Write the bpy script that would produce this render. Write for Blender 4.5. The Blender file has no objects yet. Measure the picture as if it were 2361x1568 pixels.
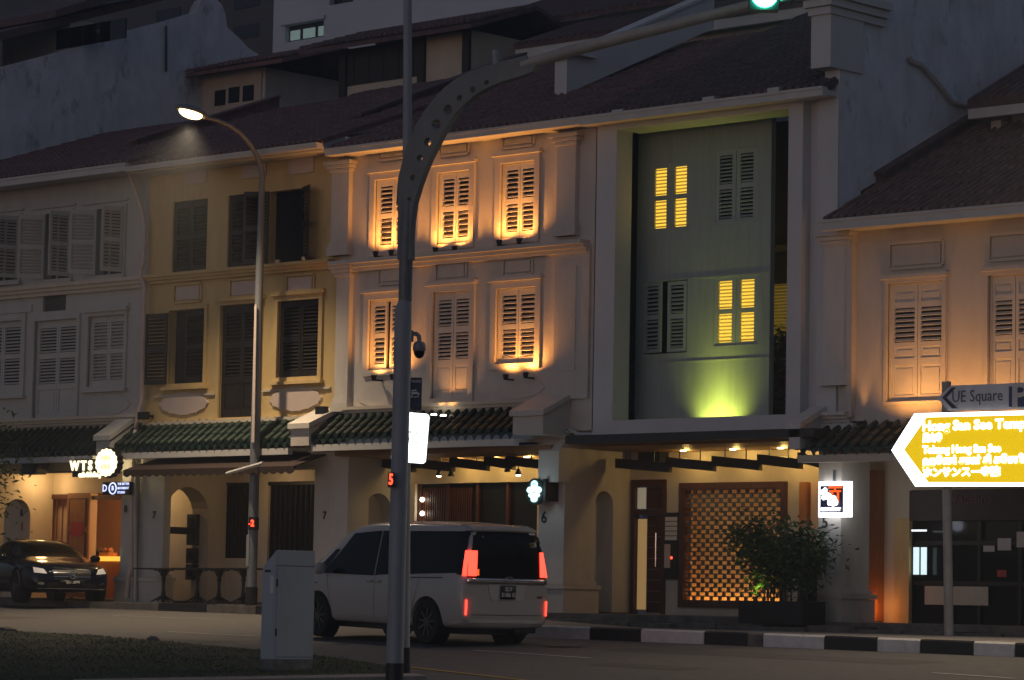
import bpy, bmesh, math, random
import numpy as np
from mathutils import Vector, Matrix
from mathutils.bvhtree import BVHTree
random.seed(7)
S = bpy.context.scene
COL = S.collection
rad = math.radians

# ------------------------------------------------------------------ camera
FOC, CX, CY = 7000.0, 1180.5, 784.0          # focal length and centre, in pixels of a 2361 x 1568 frame
_h = np.array([-6350.0 - CX, 1245.0 - CY, FOC])
_k = 0.0185
_D = -FOC * FOC / (_h[0] * _k - _h[1])
EX = -_h / np.linalg.norm(_h)
EZ = np.array([_k * _D, -_D, FOC]); EZ /= np.linalg.norm(EZ)
EY = np.cross(EZ, EX)
RM = np.array([EX, EY, EZ])
CAM = np.array([36.0, -39.612, 0.6])
cam = bpy.data.cameras.new('camera'); camo = bpy.data.objects.new('camera', cam); COL.objects.link(camo)
cam.sensor_width = 36; cam.lens = 36 * FOC / 2361; cam.clip_start = 0.5; cam.clip_end = 600
_r, _u, _b = RM[:, 0], -RM[:, 1], -RM[:, 2]
camo.matrix_world = Matrix(((_r[0], _u[0], _b[0], CAM[0]), (_r[1], _u[1], _b[1], CAM[1]), (_r[2], _u[2], _b[2], CAM[2]), (0, 0, 0, 1)))
S.camera = camo

# ------------------------------------------------------------------ sky, sun, exposure
W = bpy.data.worlds.new('World'); S.world = W; W.use_nodes = True
nt = W.node_tree; bg = nt.nodes['Background']
sky = nt.nodes.new('ShaderNodeTexSky'); sky.sky_type = 'NISHITA'; sky.sun_disc = False
sky.sun_elevation = rad(1.0); sky.sun_rotation = rad(172); sky.air_density = 1.0; sky.dust_density = 0.6; sky.ozone_density = 4.0
hs = nt.nodes.new('ShaderNodeHueSaturation'); hs.inputs['Saturation'].default_value = .58
nt.links.new(sky.outputs[0], hs.inputs['Color']); nt.links.new(hs.outputs[0], bg.inputs[0]); bg.inputs[1].default_value = 0.115
sl = bpy.data.lights.new('sun', 'SUN'); sl.energy = 0.01; sl.angle = rad(20); sl.color = (1, .93, .85)
so = bpy.data.objects.new('sun', sl); COL.objects.link(so); so.rotation_euler = (rad(80), 0, rad(-20))
S.view_settings.view_transform = 'Standard'; S.view_settings.look = 'None'
S.view_settings.exposure = 0.9; S.view_settings.gamma = 1.0; S.view_settings.use_curve_mapping = False
S.render.engine = 'CYCLES'; S.cycles.use_denoising = True; S.cycles.max_bounces = 6
S.cycles.sample_clamp_indirect = 3.0; S.cycles.caustics_reflective = False; S.cycles.caustics_refractive = False

# ------------------------------------------------------------------ measuring helpers
def ray(x, y): return RM @ np.array([x - CX, y - CY, FOC]) / FOC
def F(x, y, Y=0.0):
    r = ray(x, y); return Vector(CAM + r * (Y - CAM[1]) / r[1])
def AT(x, y, d): return Vector(CAM + ray(x, y) * d)
GA, GB, GC = .236, -.0083, .04
def zg(X, Y): return GA + GB * X + GC * Y
def G(x, y, dz=0.0):
    r = ray(x, y); t = (GA + dz + GB * CAM[0] + GC * CAM[1] - CAM[2]) / (r[2] - GB * r[0] - GC * r[1]); return Vector(CAM + r * t)
def PL(x, y, p, n):
    r = ray(x, y); n = np.array(n); return Vector(CAM + r * (n @ (np.array(p) - CAM)) / (n @ r))
def RC(x0, x1, y0, y1, Y=0.0):
    ym, xm = (y0 + y1) / 2, (x0 + x1) / 2
    return F(x0, ym, Y).x, F(x1, ym, Y).x, F(xm, y1, Y).z, F(xm, y0, Y).z
def depth(p): return float(RM[:, 2] @ (np.array(p) - CAM))

# ------------------------------------------------------------------ materials
def mat(name, col, rough=.8, var=.12, scale=5, bump=0.0, metal=0.0, dirt=0.0, stretch=(1, 1, 1), spec=.5, col2=None, dscale=1.3, emit=None, es=0, dcol=(.06, .055, .05)):
    m = bpy.data.materials.new(name); m.use_nodes = True; n = m.node_tree; L = n.links.new
    b = n.nodes['Principled BSDF']; b.inputs['Roughness'].default_value = rough; b.inputs['Metallic'].default_value = metal
    b.inputs['Specular IOR Level'].default_value = spec
    tc = n.nodes.new('ShaderNodeTexCoord'); mp = n.nodes.new('ShaderNodeMapping'); mp.inputs['Scale'].default_value = stretch
    geo = n.nodes.new('ShaderNodeNewGeometry')
    L(geo.outputs['Position'], mp.inputs[0]) if dirt >= 0 and var > 0 else L(tc.outputs['Object'], mp.inputs[0])
    no = n.nodes.new('ShaderNodeTexNoise'); no.inputs['Scale'].default_value = scale; no.inputs['Detail'].default_value = 6; no.inputs['Roughness'].default_value = .65
    L(mp.outputs[0], no.inputs['Vector'])
    mx = n.nodes.new('ShaderNodeMix'); mx.data_type = 'RGBA'
    c2 = col2 or tuple(c * (1 - 2 * var) for c in col)
    rp = n.nodes.new('ShaderNodeMapRange'); rp.inputs[1].default_value = .3; rp.inputs[2].default_value = .7
    L(no.outputs[0], rp.inputs[0]); L(rp.outputs[0], mx.inputs[0])
    mx.inputs[6].default_value = (*c2, 1); mx.inputs[7].default_value = (*col, 1)
    out = mx.outputs[2]
    if dirt > 0:
        n2 = n.nodes.new('ShaderNodeTexNoise'); n2.inputs['Scale'].default_value = dscale; n2.inputs['Detail'].default_value = 8; n2.inputs['Roughness'].default_value = .75
        L(mp.outputs[0], n2.inputs['Vector'])
        r2 = n.nodes.new('ShaderNodeMapRange'); r2.inputs[1].default_value = .56; r2.inputs[2].default_value = .74; r2.inputs[4].default_value = dirt
        L(n2.outputs[0], r2.inputs[0])
        m2 = n.nodes.new('ShaderNodeMix'); m2.data_type = 'RGBA'; L(r2.outputs[0], m2.inputs[0]); L(out, m2.inputs[6]); m2.inputs[7].default_value = (*dcol, 1)
        out = m2.outputs[2]
    L(out, b.inputs['Base Color'])
    if bump:
        bp = n.nodes.new('ShaderNodeBump'); bp.inputs['Strength'].default_value = bump; bp.inputs['Distance'].default_value = .02
        n3 = n.nodes.new('ShaderNodeTexNoise'); n3.inputs['Scale'].default_value = scale * 6; n3.inputs['Detail'].default_value = 4
        L(mp.outputs[0], n3.inputs['Vector']); L(n3.outputs[0], bp.inputs['Height']); L(bp.outputs[0], b.inputs['Normal'])
    if emit:
        b.inputs['Emission Color'].default_value = (*emit, 1); b.inputs['Emission Strength'].default_value = es
    return m
def glow(name, col, st):
    m = bpy.data.materials.new(name); m.use_nodes = True; b = m.node_tree.nodes['Principled BSDF']
    b.inputs['Base Color'].default_value = (col[0] * .5, col[1] * .5, col[2] * .5, 1); b.inputs['Emission Color'].default_value = (*col, 1); b.inputs['Emission Strength'].default_value = st
    return m
def glassmat(name, col, rough=.08):
    m = bpy.data.materials.new(name); m.use_nodes = True; b = m.node_tree.nodes['Principled BSDF']
    b.inputs['Base Color'].default_value = (*col, 1); b.inputs['Roughness'].default_value = rough; b.inputs['Specular IOR Level'].default_value = .35
    return m
VS = (1, 1, .35)
m_white = mat('white plaster', (.62, .6, .57), .85, .07, 3, .15, dirt=.4, dcol=(.2, .17, .13), stretch=VS)
m_grey = mat('pale grey plaster', (.5, .49, .46), .85, .08, 3, .15, dirt=.4, dcol=(.2, .17, .13), stretch=VS)
m_warm = mat('warm white plaster', (.6, .55, .49), .85, .07, 3, .15, dirt=.4, dcol=(.2, .17, .13), stretch=VS)
m_yellow = mat('pale yellow plaster', (.64, .46, .2), .85, .1, 3, .15, dirt=.4, dcol=(.2, .17, .13), stretch=VS)
m_pink = mat('pink white stucco', (.58, .47, .41), .85, .06, 4, .1)
m_frame = mat('smooth white render', (.6, .6, .6), .8, .05, 2, .05, dirt=.06, stretch=VS)
m_panel = mat('pale green cladding', (.34, .39, .38), .75, .1, 2.5, .08, dirt=.25, stretch=(2.5, 1, .25))
m_cream = mat('cream plaster', (.6, .53, .42), .85, .08, 3, .12, dirt=.12, stretch=VS)
m_gable = mat('stained white gable plaster', (.74, .77, .82), .9, .14, 2.2, .2, dirt=.85, dscale=1.6, stretch=(1, 1, .55))
m_tower = mat('pale tower render', (.56, .6, .66), .8, .06, .4)
m_towerd = mat('dark tower cladding', (.09, .09, .1), .8, .1, .5)
m_clay = mat('clay roof tile', (.23, .125, .115), .8, .3, 4, .2, dirt=.5, dscale=2.5, dcol=(.03, .027, .025))
m_clayd = mat('old clay roof tile', (.16, .1, .1), .85, .3, 4, .2, dirt=.5, dscale=2.5, dcol=(.02, .02, .02))
m_green = mat('green glazed tile', (.008, .03, .019), .45, .3, 6, .05, dirt=.3, dscale=5, dcol=(.012, .016, .012))
m_gold = mat('dark drip tile', (.05, .055, .03), .35, .3, 9)
m_gutter = mat('white painted gutter', (.58, .57, .54), .6, .08, 3, dirt=.2)
m_wshut = mat('white shutter paint', (.6, .57, .52), .6, .06, 4)
m_gshut = mat('pale grey shutter paint', (.5, .49, .46), .6, .06, 4)
m_gnshut = mat('pale green shutter paint', (.34, .39, .38), .6, .06, 4)
m_dwood = mat('dark brown shutter wood', (.018, .012, .009), .55, .25, 8, stretch=(4, 4, .6))
m_brown = mat('red brown timber', (.1, .032, .016), .5, .3, 7, stretch=(5, 5, .5))
m_orange = mat('orange varnished timber', (.5, .2, .05), .45, .2, 6, stretch=(5, 5, .5))
m_teak = mat('teak ceiling board', (.3, .15, .06), .5, .25, 5, stretch=(.4, 8, 1))
m_beam = mat('dark louvre beam', (.03, .022, .017), .55, .25, 6)
m_black = mat('black painted steel', (.012, .012, .012), .45, .2, 6)
m_steel = mat('dark steel canopy', (.03, .03, .033), .5, .2, 4)
m_conc = mat('weathered concrete', (.2, .18, .155), .9, .3, 4, .5, dirt=.9, dscale=2.6, dcol=(.04, .036, .032))
m_pave = mat('pavement concrete', (.28, .25, .225), .9, .18, 3, .3, dirt=.45, dscale=1.6)
m_asph = mat('asphalt', (.13, .122, .118), .85, .22, 9, .8, dirt=.55, dscale=.8, dcol=(.065, .06, .058), stretch=(.5, 1.4, 1))
m_line = mat('worn white road paint', (.75, .73, .7), .8, .15, 9, dirt=.3, dscale=6, dcol=(.12, .11, .1))
m_yline = mat('yellow road paint', (.6, .36, .06), .8, .2, 9, dirt=.4, dscale=6, dcol=(.12, .1, .08))
m_kwhite = mat('white kerb paint', (.82, .79, .74), .75, .12, 6, .2, dirt=.4, dscale=4)
m_kblack = mat('black kerb paint', (.016, .016, .017), .6, .25, 6, .2)
m_soil = mat('turf soil', (.03, .035, .015), .95, .3, 3, .6)
m_grass = mat('grass blade', (.1, .14, .04), .8, .3, 1.5)
m_leaf = mat('bamboo leaf', (.06, .12, .018), .6, .3, 2)
m_dleaf = mat('dark shrub leaf', (.03, .05, .025), .6, .3, 3)
m_stem = mat('green cane', (.08, .1, .03), .6, .2, 8)
m_galv = mat('galvanised grey steel', (.22, .235, .25), .5, .14, 5, metal=.25, dirt=.25, dscale=3, stretch=(2, 2, .4))
m_pole = mat('grey painted pole', (.3, .32, .345), .5, .12, 4, dirt=.2, dscale=3, stretch=(2, 2, .3))
m_poled = mat('dark grey painted arm', (.16, .165, .165), .42, .15, 4, dirt=.2, dscale=3)
m_armp = mat('pale grey arm paint', (.42, .4, .36), .5, .15, 4, dirt=.25, dscale=3)
m_cab = mat('grey cabinet paint', (.4, .44, .48), .55, .06, 3, dirt=.18, dscale=2.5, stretch=VS)
m_cabd = mat('muddy cabinet base', (.2, .2, .19), .9, .3, 6, dirt=.9, dscale=7)
m_glass = glassmat('dark window glass', (.012, .013, .015))
m_cglass = glassmat('tinted car glass', (.004, .0045, .006), .06)
m_cglass.node_tree.nodes['Principled BSDF'].inputs['Specular IOR Level'].default_value = .18
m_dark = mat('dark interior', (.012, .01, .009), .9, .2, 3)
m_vanp = mat('white van paint', (.43, .41, .38), .16, .02, 2)
m_carp = mat('navy blue car paint', (.004, .006, .016), .1, .05, 2, spec=.35)
m_carb = mat('black car paint', (.01, .01, .012), .18, .05, 2)
m_tyre = mat('tyre rubber', (.012, .012, .012), .85, .2, 10)
m_alloy = mat('alloy wheel metal', (.13, .12, .115), .4, .1, 6, metal=.7)
m_chrome = mat('chrome trim', (.6, .6, .62), .15, .02, 4, metal=1)
m_plate = mat('black number plate', (.015, .015, .015), .5, .1, 6)
m_letter = mat('pale lettering', (.65, .65, .63), .6, .04, 6)
m_numb = mat('dark numeral paint', (.02, .019, .018), .7, .1, 6)
m_signw = mat('dirty white sign face', (.78, .81, .86), .5, .08, 6, dirt=.2, dscale=7)
m_signblue = mat('blue sign print', (.012, .035, .16), .5, .05, 6)
m_signnavy = mat('navy sign print', (.02, .025, .07), .5, .05, 6)
m_signtext = mat('blue grey lettering', (.06, .075, .16), .5, .05, 6)
m_awn = mat('brown canvas awning', (.035, .016, .011), .85, .2, 6, stretch=(6, 1, 1))
m_paper = mat('paper notice', (.6, .58, .55), .8, .05, 5)
m_red = mat('red print', (.5, .05, .04), .6, .1, 8)
m_tealtile = mat('dark glazed block', (.11, .115, .1), .3, .25, 9)
m_amber = mat('amber painted wall', (.7, .42, .16), .7, .08, 4)
m_pinkwall = mat('pink shop wall', (.72, .5, .36), .8, .05, 3)
e_yellow = glow('lit shutter window', (1, .64, .07), .62)
m_litslat = mat('thin translucent slat', (.8, .72, .5), .6, .05, 6)
_n = m_litslat.node_tree; _tr = _n.nodes.new('ShaderNodeBsdfTranslucent'); _tr.inputs[0].default_value = (.9, .8, .5, 1); _mx = _n.nodes.new('ShaderNodeMixShader'); _mx.inputs[0].default_value = .7
_n.links.new(_n.nodes['Principled BSDF'].outputs[0], _mx.inputs[1]); _n.links.new(_tr.outputs[0], _mx.inputs[2]); _n.links.new(_mx.outputs[0], _n.nodes['Material Output'].inputs[0])
e_green = glow('green signal lens', (.05, 1, .62), 14)
e_lamp = glow('street lamp lens', (1, .66, .28), 4.5)
e_white = glow('lit white sign face', (.93, .96, 1), 1.8)
e_sign = glow('lit yellow sign face', (1, .66, .004), .43)
e_signw = glow('lit white lettering', (1, 1, 1), 2.4)
e_warm = glow('warm lamp glass', (1, .74, .38), 9)
e_spot = glow('white lamp glass', (1, .9, .72), 8)
e_red = glow('red tail lamp', (1, .045, .025), 2.2)
e_num = glow('red countdown digits', (1, .05, .02), 2.5)
e_tube = glow('cold display lamp', (.75, .95, 1), .55)
e_off = glow('lit office glazing', (.36, .52, .48), .16)
e_counter = glow('lit counter edge', (1, .52, .06), .7)
e_teal = glow('blue white neon', (.6, .92, 1), .9)
e_shop = glow('warm white lettering', (1, .84, .52), 1.1)
e_blue = glow('blue sign light', (.3, .4, 1), .8)
e_orange = glow('orange sign light', (1, .1, .012), .8)

# ------------------------------------------------------------------ mesh helpers
class MB:
    def __init__(s): s.v = []; s.f = []
    def add(s, vs, fs):
        b = len(s.v); s.v += [tuple(v) for v in vs]; s.f += [tuple(i + b for i in f) for f in fs]; return s
    def box(s, x0, x1, y0, y1, z0, z1):
        return s.add([(x0, y0, z0), (x1, y0, z0), (x1, y1, z0), (x0, y1, z0), (x0, y0, z1), (x1, y0, z1), (x1, y1, z1), (x0, y1, z1)],
                     [(0, 3, 2, 1), (4, 5, 6, 7), (0, 1, 5, 4), (1, 2, 6, 5), (2, 3, 7, 6), (3, 0, 4, 7)])
    def hexa(s, a, b):                                   # two matching quads
        return s.add(list(a) + list(b), [(0, 3, 2, 1), (4, 5, 6, 7), (0, 1, 5, 4), (1, 2, 6, 5), (2, 3, 7, 6), (3, 0, 4, 7)])
    def prism(s, poly, vec):
        n = len(poly); v = Vector(vec); p = [Vector(q) for q in poly]
        return s.add(p + [q + v for q in p], [tuple(range(n))[::-1], tuple(range(n, 2 * n))] + [(i, (i + 1) % n, n + (i + 1) % n, n + i) for i in range(n)])
    def tube(s, pts, r, n=8, cap=True):
        pts = [Vector(p) for p in pts]; rs = r if isinstance(r, (list, tuple)) else [r] * len(pts); rings = []
        up = None
        for i, p in enumerate(pts):
            d = (pts[min(i + 1, len(pts) - 1)] - pts[max(i - 1, 0)]).normalized()
            if up is None: up = Vector((0, 0, 1)) if abs(d.z) < .9 else Vector((1, 0, 0))
            a = d.cross(up).normalized(); up = a.cross(d).normalized()
            rings.append([p + (a * math.cos(2 * math.pi * k / n) + up * math.sin(2 * math.pi * k / n)) * rs[i] for k in range(n)])
        b = [q for g in rings for q in g]; fs = []
        for i in range(len(pts) - 1):
            for k in range(n): fs.append((i * n + k, i * n + (k + 1) % n, (i + 1) * n + (k + 1) % n, (i + 1) * n + k))
        if cap: fs += [tuple(range(n))[::-1], tuple(range((len(pts) - 1) * n, len(pts) * n))]
        return s.add(b, fs)
    def lathe(s, prof, c, axis='z', n=20):
        vs = []; fs = []; m = len(prof)
        for k in range(n):
            a = 2 * math.pi * k / n
            for r, h in prof:
                x, y = r * math.cos(a), r * math.sin(a)
                q = {'z': (x, y, h), 'y': (x, h, y), 'x': (h, x, y)}[axis]; vs.append((c[0] + q[0], c[1] + q[1], c[2] + q[2]))
        for k in range(n):
            k2 = (k + 1) % n
            for j in range(m - 1): fs.append((k * m + j, k2 * m + j, k2 * m + j + 1, k * m + j + 1))
        return s.add(vs, fs)
    def wall(s, x0, x1, z0, z1, y0, y1, holes=()):
        hs = [(max(a, x0), min(b, x1), max(c, z0), min(d, z1)) for a, b, c, d in holes]
        hs = [h for h in hs if h[1] > h[0] and h[3] > h[2]]
        xs = sorted({x0, x1, *[h[0] for h in hs], *[h[1] for h in hs]}); zs = sorted({z0, z1, *[h[2] for h in hs], *[h[3] for h in hs]})
        for i in range(len(xs) - 1):
            for j in range(len(zs) - 1):
                cx, cz = (xs[i] + xs[i + 1]) / 2, (zs[j] + zs[j + 1]) / 2
                if any(h[0] < cx < h[1] and h[2] < cz < h[3] for h in hs): continue
                a, b, c, d = xs[i], xs[i + 1], zs[j], zs[j + 1]
                s.add([(a, y0, c), (b, y0, c), (b, y0, d), (a, y0, d)], [(0, 1, 2, 3)]); s.add([(a, y1, c), (b, y1, c), (b, y1, d), (a, y1, d)], [(3, 2, 1, 0)])
        for a, b, c, d in hs + [(x0, x1, z0, z1)]:
            s.add([(a, y0, c), (b, y0, c), (b, y0, d), (a, y0, d), (a, y1, c), (b, y1, c), (b, y1, d), (a, y1, d)], [(0, 4, 5, 1), (1, 5, 6, 2), (2, 6, 7, 3), (3, 7, 4, 0)])
        return s
    def mesh(s, name, org=(0, 0, 0), smooth=False):
        me = bpy.data.meshes.new(name); o = Vector(org); me.from_pydata([tuple(Vector(v) - o) for v in s.v], [], s.f); me.update()
        if smooth: me.shade_smooth()
        return me
    def build(s, name, m, parent=None, raw=False, smooth=False, fix=True):
        me = s.mesh(name, (0, 0, 0) if raw else worg(parent), smooth)
        if fix and len(me.polygons) < 60000:
            bm = bmesh.new(); bm.from_mesh(me); bmesh.ops.recalc_face_normals(bm, faces=bm.faces); bm.to_mesh(me); bm.free()
            if smooth: me.shade_smooth()
        me.materials.append(m)
        return link(name, me, parent)
def worg(o):
    v = Vector((0, 0, 0))
    while o is not None: v += o.location; o = o.parent
    return v
def link(name, me, parent=None, loc=None, rot=None, scale=None):
    o = bpy.data.objects.new(name, me); COL.objects.link(o)
    if parent is not None: o.parent = parent
    if loc is not None: o.location = Vector(loc) - (worg(parent) if parent is not None else Vector((0, 0, 0)))
    if rot is not None: o.rotation_euler = rot
    if scale is not None: o.scale = scale
    return o
def smooth_by_angle(o, a=35):
    o.data.shade_smooth()
    try: o.data.set_sharp_from_angle(angle=rad(a))
    except Exception: pass
    return o
def tag(o, label=None, cat=None, group=None, kind=None):
    if label: o['label'] = label
    if cat: o['category'] = cat
    if group: o['group'] = group
    if kind: o['kind'] = kind
    return o
def thing(name, loc, label, cat, group=None, rotz=0):
    o = bpy.data.objects.new(name, None); COL.objects.link(o); o.location = loc; o.rotation_euler = (0, 0, rotz); o.empty_display_size = .2
    return tag(o, label, cat, group)
def part(o, kind=None, label=None): return tag(o, label, None, None, kind)
def box(name, m, parent, x0, x1, y0, y1, z0, z1): return MB().box(x0, x1, y0, y1, z0, z1).build(name, m, parent)
def light(kind, name, loc, power, col, parent=None, size=.05, target=None, angle=90, blend=.5):
    l = bpy.data.lights.new(name, kind); l.energy = power; l.color = col
    if kind in ('POINT', 'SPOT'): l.shadow_soft_size = size
    if kind == 'SPOT': l.spot_size = rad(angle); l.spot_blend = blend
    if kind == 'AREA': l.size = size
    o = link(name, l, parent, loc)
    if target is not None: o.rotation_euler = (Vector(target) - Vector(loc)).to_track_quat('-Z', 'Y').to_euler()
    return o
def text_mesh(s, size, thick=.004, bold=0.0, align='CENTER'):
    c = bpy.data.curves.new('lettering', 'FONT'); c.body = s; c.size = size; c.extrude = thick; c.offset = bold; c.align_x = align; c.align_y = 'CENTER'; c.resolution_u = 2
    o = bpy.data.objects.new('lettering', c); COL.objects.link(o)
    me = bpy.data.meshes.new_from_object(o.evaluated_get(bpy.context.evaluated_depsgraph_get())); bpy.data.objects.remove(o); bpy.data.curves.remove(c)
    return me
def text(s, name, m, parent, loc, size, thick=.004, bold=0.0, rot=(math.pi / 2, 0, 0), align='CENTER', sx=1.0):
    me = text_mesh(s, size, thick, bold, align); me.materials.clear(); me.materials.append(m)
    return link(name, me, parent, loc, rot, (sx, 1, 1))
def fit(s, m, par, loc, width, size, bold=0.0):
    me = text_mesh(s, size, .002, bold, 'LEFT'); me.materials.clear(); me.materials.append(m); w = max(v.co.x for v in me.vertices) - min(v.co.x for v in me.vertices)
    return link('lettering', me, par, loc, (math.pi / 2, 0, 0), (width / w, 1, 1))
def unit_box(name, m):
    me = MB().box(-.5, .5, -.5, .5, -.5, .5).mesh(name); me.materials.append(m); return me
_ub = {}
def ubox(name, m, parent, c, sz, rot=None):
    k = (name, m.name)
    if k not in _ub: _ub[k] = unit_box(name, m)
    return link(name, _ub[k], parent, c, rot, sz)

# ------------------------------------------------------------------ the ground
def gpoly(pts, dz=0.0): return [Vector((x, y, zg(x, y) + dz)) for x, y in pts]
road = MB(); road.add(gpoly([(-75, -62), (62, -62), (62, 3), (-75, 3)]), [(0, 1, 2, 3)]); tag(road.build('road', m_asph, fix=False), kind='structure')
def stripe(name, a, b, w, m, label=None):
    a, b = Vector(a), Vector(b); d = (b - a).normalized(); n = Vector((-d.y, d.x, 0)) * w / 2; o = Vector((0, 0, .006))
    return tag(MB().add([a - n + o, b - n + o, b + n + o, a + n + o], [(0, 1, 2, 3)]).build(name, m), kind='structure')
stripe('road_marking', G(258, 1420), G(505, 1429), .1, m_line)
stripe('road_marking', G(390, 1457), G(597, 1468), .1, m_line)
stripe('road_marking', G(1090, 1500), G(1362, 1518), .1, m_line)
stripe('road_marking', G(2150, 1552), G(2340, 1565), .1, m_line)
_a, _b2 = G(945, 1539), G(1210, 1569)
stripe('road_marking', _a, _b2 + (_b2 - _a) * .8, .1, m_yline)
m_patch = mat('newer asphalt patch', (.085, .078, .075), .9, .15, 3, .5)
for pts_ in (((-3.5, -9.2), (1.2, -8.9), (1.1, -8.3), (-3.4, -8.5)), ((7.0, -6.6), (12.5, -6.9), (12.6, -6.0), (7.1, -5.8)), ((-13, -5.2), (-8.5, -5.3), (-8.4, -4.6), (-13, -4.5)), ((9.4, -9.6), (11.2, -9.8), (11.0, -9.1), (9.3, -9.0))):
    tag(MB().add(gpoly(pts_, .003), [(0, 1, 2, 3)]).build('road_patch', m_patch, fix=False), kind='structure')
mc = Vector((6.0, -6.2, zg(6.0, -6.2))); tag(MB().lathe([(0, .008), (.3, .008), (.33, .004)], mc, 'z', 24).build('manhole_cover', m_steel), 'round dark manhole cover in the road near the van', 'manhole cover')
# pavement with its kerb: narrow beside the parking bay, wide beyond the van
KR = [(G(1270, 1471) - Vector((0, 0, 0))).xy, G(1860, 1495).xy, G(2361, 1510).xy]
KY = -4.35
def kerb_top(x, y): return zg(x, y) + .19
pv = MB()
def pquad(p): pv.add(p, [(0, 1, 2, 3)])
KX0, KX1 = 3.2, 22.0
_s0 = KX0 - 5.5
for i in range(12):
    x0 = KX0 + (KX1 - KX0) * i / 12; x1 = KX0 + (KX1 - KX0) * (i + 1) / 12
    pquad([(x0, KY, kerb_top(x0, KY)), (x1, KY, kerb_top(x1, KY)), (x1, -1.15, .19), (x0, -1.15, .19)])
pquad([(KX0, KY, kerb_top(KX0, KY)), (KX0, -1.15, .19), (_s0, -1.15, .40), (_s0, -.95, .40)])
tag(pv.build('pavement', m_pave, fix=False), kind='structure')
kst = thing('kerb', (KX0, KY, 0), None, None); tag(kst, kind='structure')
kx = F(1270, 1465, KY).x
edges = [1275, 1365, 1483, 1629, 1765, 1906, 2028, 2127, 2250, 2345, 2440, 2540]
cols = ['w', 'b', 'w', 'b', 'w', 'b', 'w', 'b', 'w', 'b', 'w']
_kx = [G(e, 1470 + (e - 1270) * .04, .06).x for e in edges]
_kx = [F(e, 1468 + (e - 1270) * .036, KY).x for e in edges]
_kx[0] = KX0 + .02
for i, c in enumerate(cols):
    x0, x1 = _kx[i] + .006, _kx[i + 1] - .006
    if c == 'b' and i == 3:
        xm = F(1729, 1487, KY).x
        segs = [(x0, xm, 'b'), (xm + .004, x1, 'g')]
    else: segs = [(x0, x1, c)]
    for a, b, cc in segs:
        k = MB(); za, zb = zg(a, KY), zg(b, KY); t = .195; bev = .025
        pr = lambda z: [(KY - .06, z - .3), (KY - .06, z + t - bev), (KY - .06 + bev, z + t), (KY + .09, z + t), (KY + .09, z - .3)]
        A = [(a, y, z) for y, z in pr(za)]; B = [(b, y, z) for y, z in pr(zb)]
        k.add(A + B, [(0, 1, 2, 3, 4), (9, 8, 7, 6, 5)] + [(j, (j + 1) % 5, 5 + (j + 1) % 5, 5 + j) for j in range(5)])
        part(k.build('kerb_stone', {'w': m_kwhite, 'b': m_kblack, 'g': m_conc}[cc], kst))
# diagonal kerb and left kerb by the parking bay
lk = [(-22, -.85), (_s0, -.85), (KX0 - .1, KY)]
for i in range(14):
    a = -22 + i * (_s0 + 22) / 14; b = -22 + (i + 1) * (_s0 + 22) / 14
    z = zg((a + b) / 2, -.95)
    MB().box(a + .01, b - .01, -1.0, -.75, z - .3, .425 + random.uniform(-.012, .012)).build('kerb_stone', m_kblack if i in (9, 11, 13) else m_conc, kst)
MB().hexa([(_s0, -1.0, -.2), (KX0, KY - .06, -.2), (KX0 + .02, KY + .09, -.2), (_s0, -.75, -.2)], [(_s0, -1.0, .42), (KX0, KY - .06, .16), (KX0 + .02, KY + .09, .16), (_s0, -.75, .42)]).build('kerb_stone', m_conc, kst)
lp = MB().box(-22, _s0, -.75, .9, .0, .42); tag(lp.build('pavement', m_pave), kind='structure')
# grass verge in front
gv = [(-40, -3.2), G(0, 1452, .05).xy, G(215, 1465, .05).xy, G(560, 1494, .05).xy, G(730, 1511, .05).xy, G(886, 1532, .05).xy, G(893, 1554, .05).xy, G(700, 1559, .05).xy, G(400, 1563, .05).xy, G(-200, 1574, .05).xy, (-20, -24)]
gv = [Vector((p[0], p[1])) for p in gv]
vb = MB(); top = [Vector((p.x, p.y, zg(p.x, p.y) + .05)) for p in gv]; vb.prism(top, (0, 0, -.4)); tag(vb.build('verge', m_soil), kind='structure')
near = MB(); a, b = gv[6], gv[8]; d = (b - a).normalized(); n = Vector((d.y, -d.x)) if Vector((d.y, -d.x)).dot(Vector((1, -1))) > 0 else Vector((-d.y, d.x))
a2 = a - d * .35; b3 = b + d * 1.2
near.prism([Vector((p.x, p.y, zg(p.x, p.y) + .055)) for p in (a2, b3, b3 + n * .6, a2 + n * .6)], (0, 0, -.4)); tag(near.build('footpath_edge', m_pave), kind='structure')
# grass blades
def inpoly(x, y, P):
    c = False; j = len(P) - 1
    for i in range(len(P)):
        if (P[i].y > y) != (P[j].y > y) and x < (P[j].x - P[i].x) * (y - P[i].y) / (P[j].y - P[i].y) + P[i].x: c = not c
        j = i
    return c
gm = MB(); rnd = random.Random(3)
gx0, gx1, gy0, gy1 = -12, 11, -19, -7
cnt = 0
while cnt < 42000:
    x, y = rnd.uniform(gx0, gx1), rnd.uniform(gy0, gy1)
    if not inpoly(x, y, gv): continue
    cnt += 1
    z = zg(x, y) + .05; h = rnd.uniform(.012, .032) * (1 + .5 * math.sin(x * 1.7) * math.sin(y * 2.3)); a = rnd.uniform(0, 6.28); w = .008
    dx, dy = math.cos(a) * w, math.sin(a) * w; lx, ly = rnd.uniform(-.04, .04), rnd.uniform(-.04, .04)
    gm.v += [(x - dx, y - dy, z), (x + dx, y + dy, z), (x + lx, y + ly, z + h)]; i = len(gm.v); gm.f.append((i - 3, i - 2, i - 1))
tag(gm.build('grass', m_grass, fix=False), kind='stuff')
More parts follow.
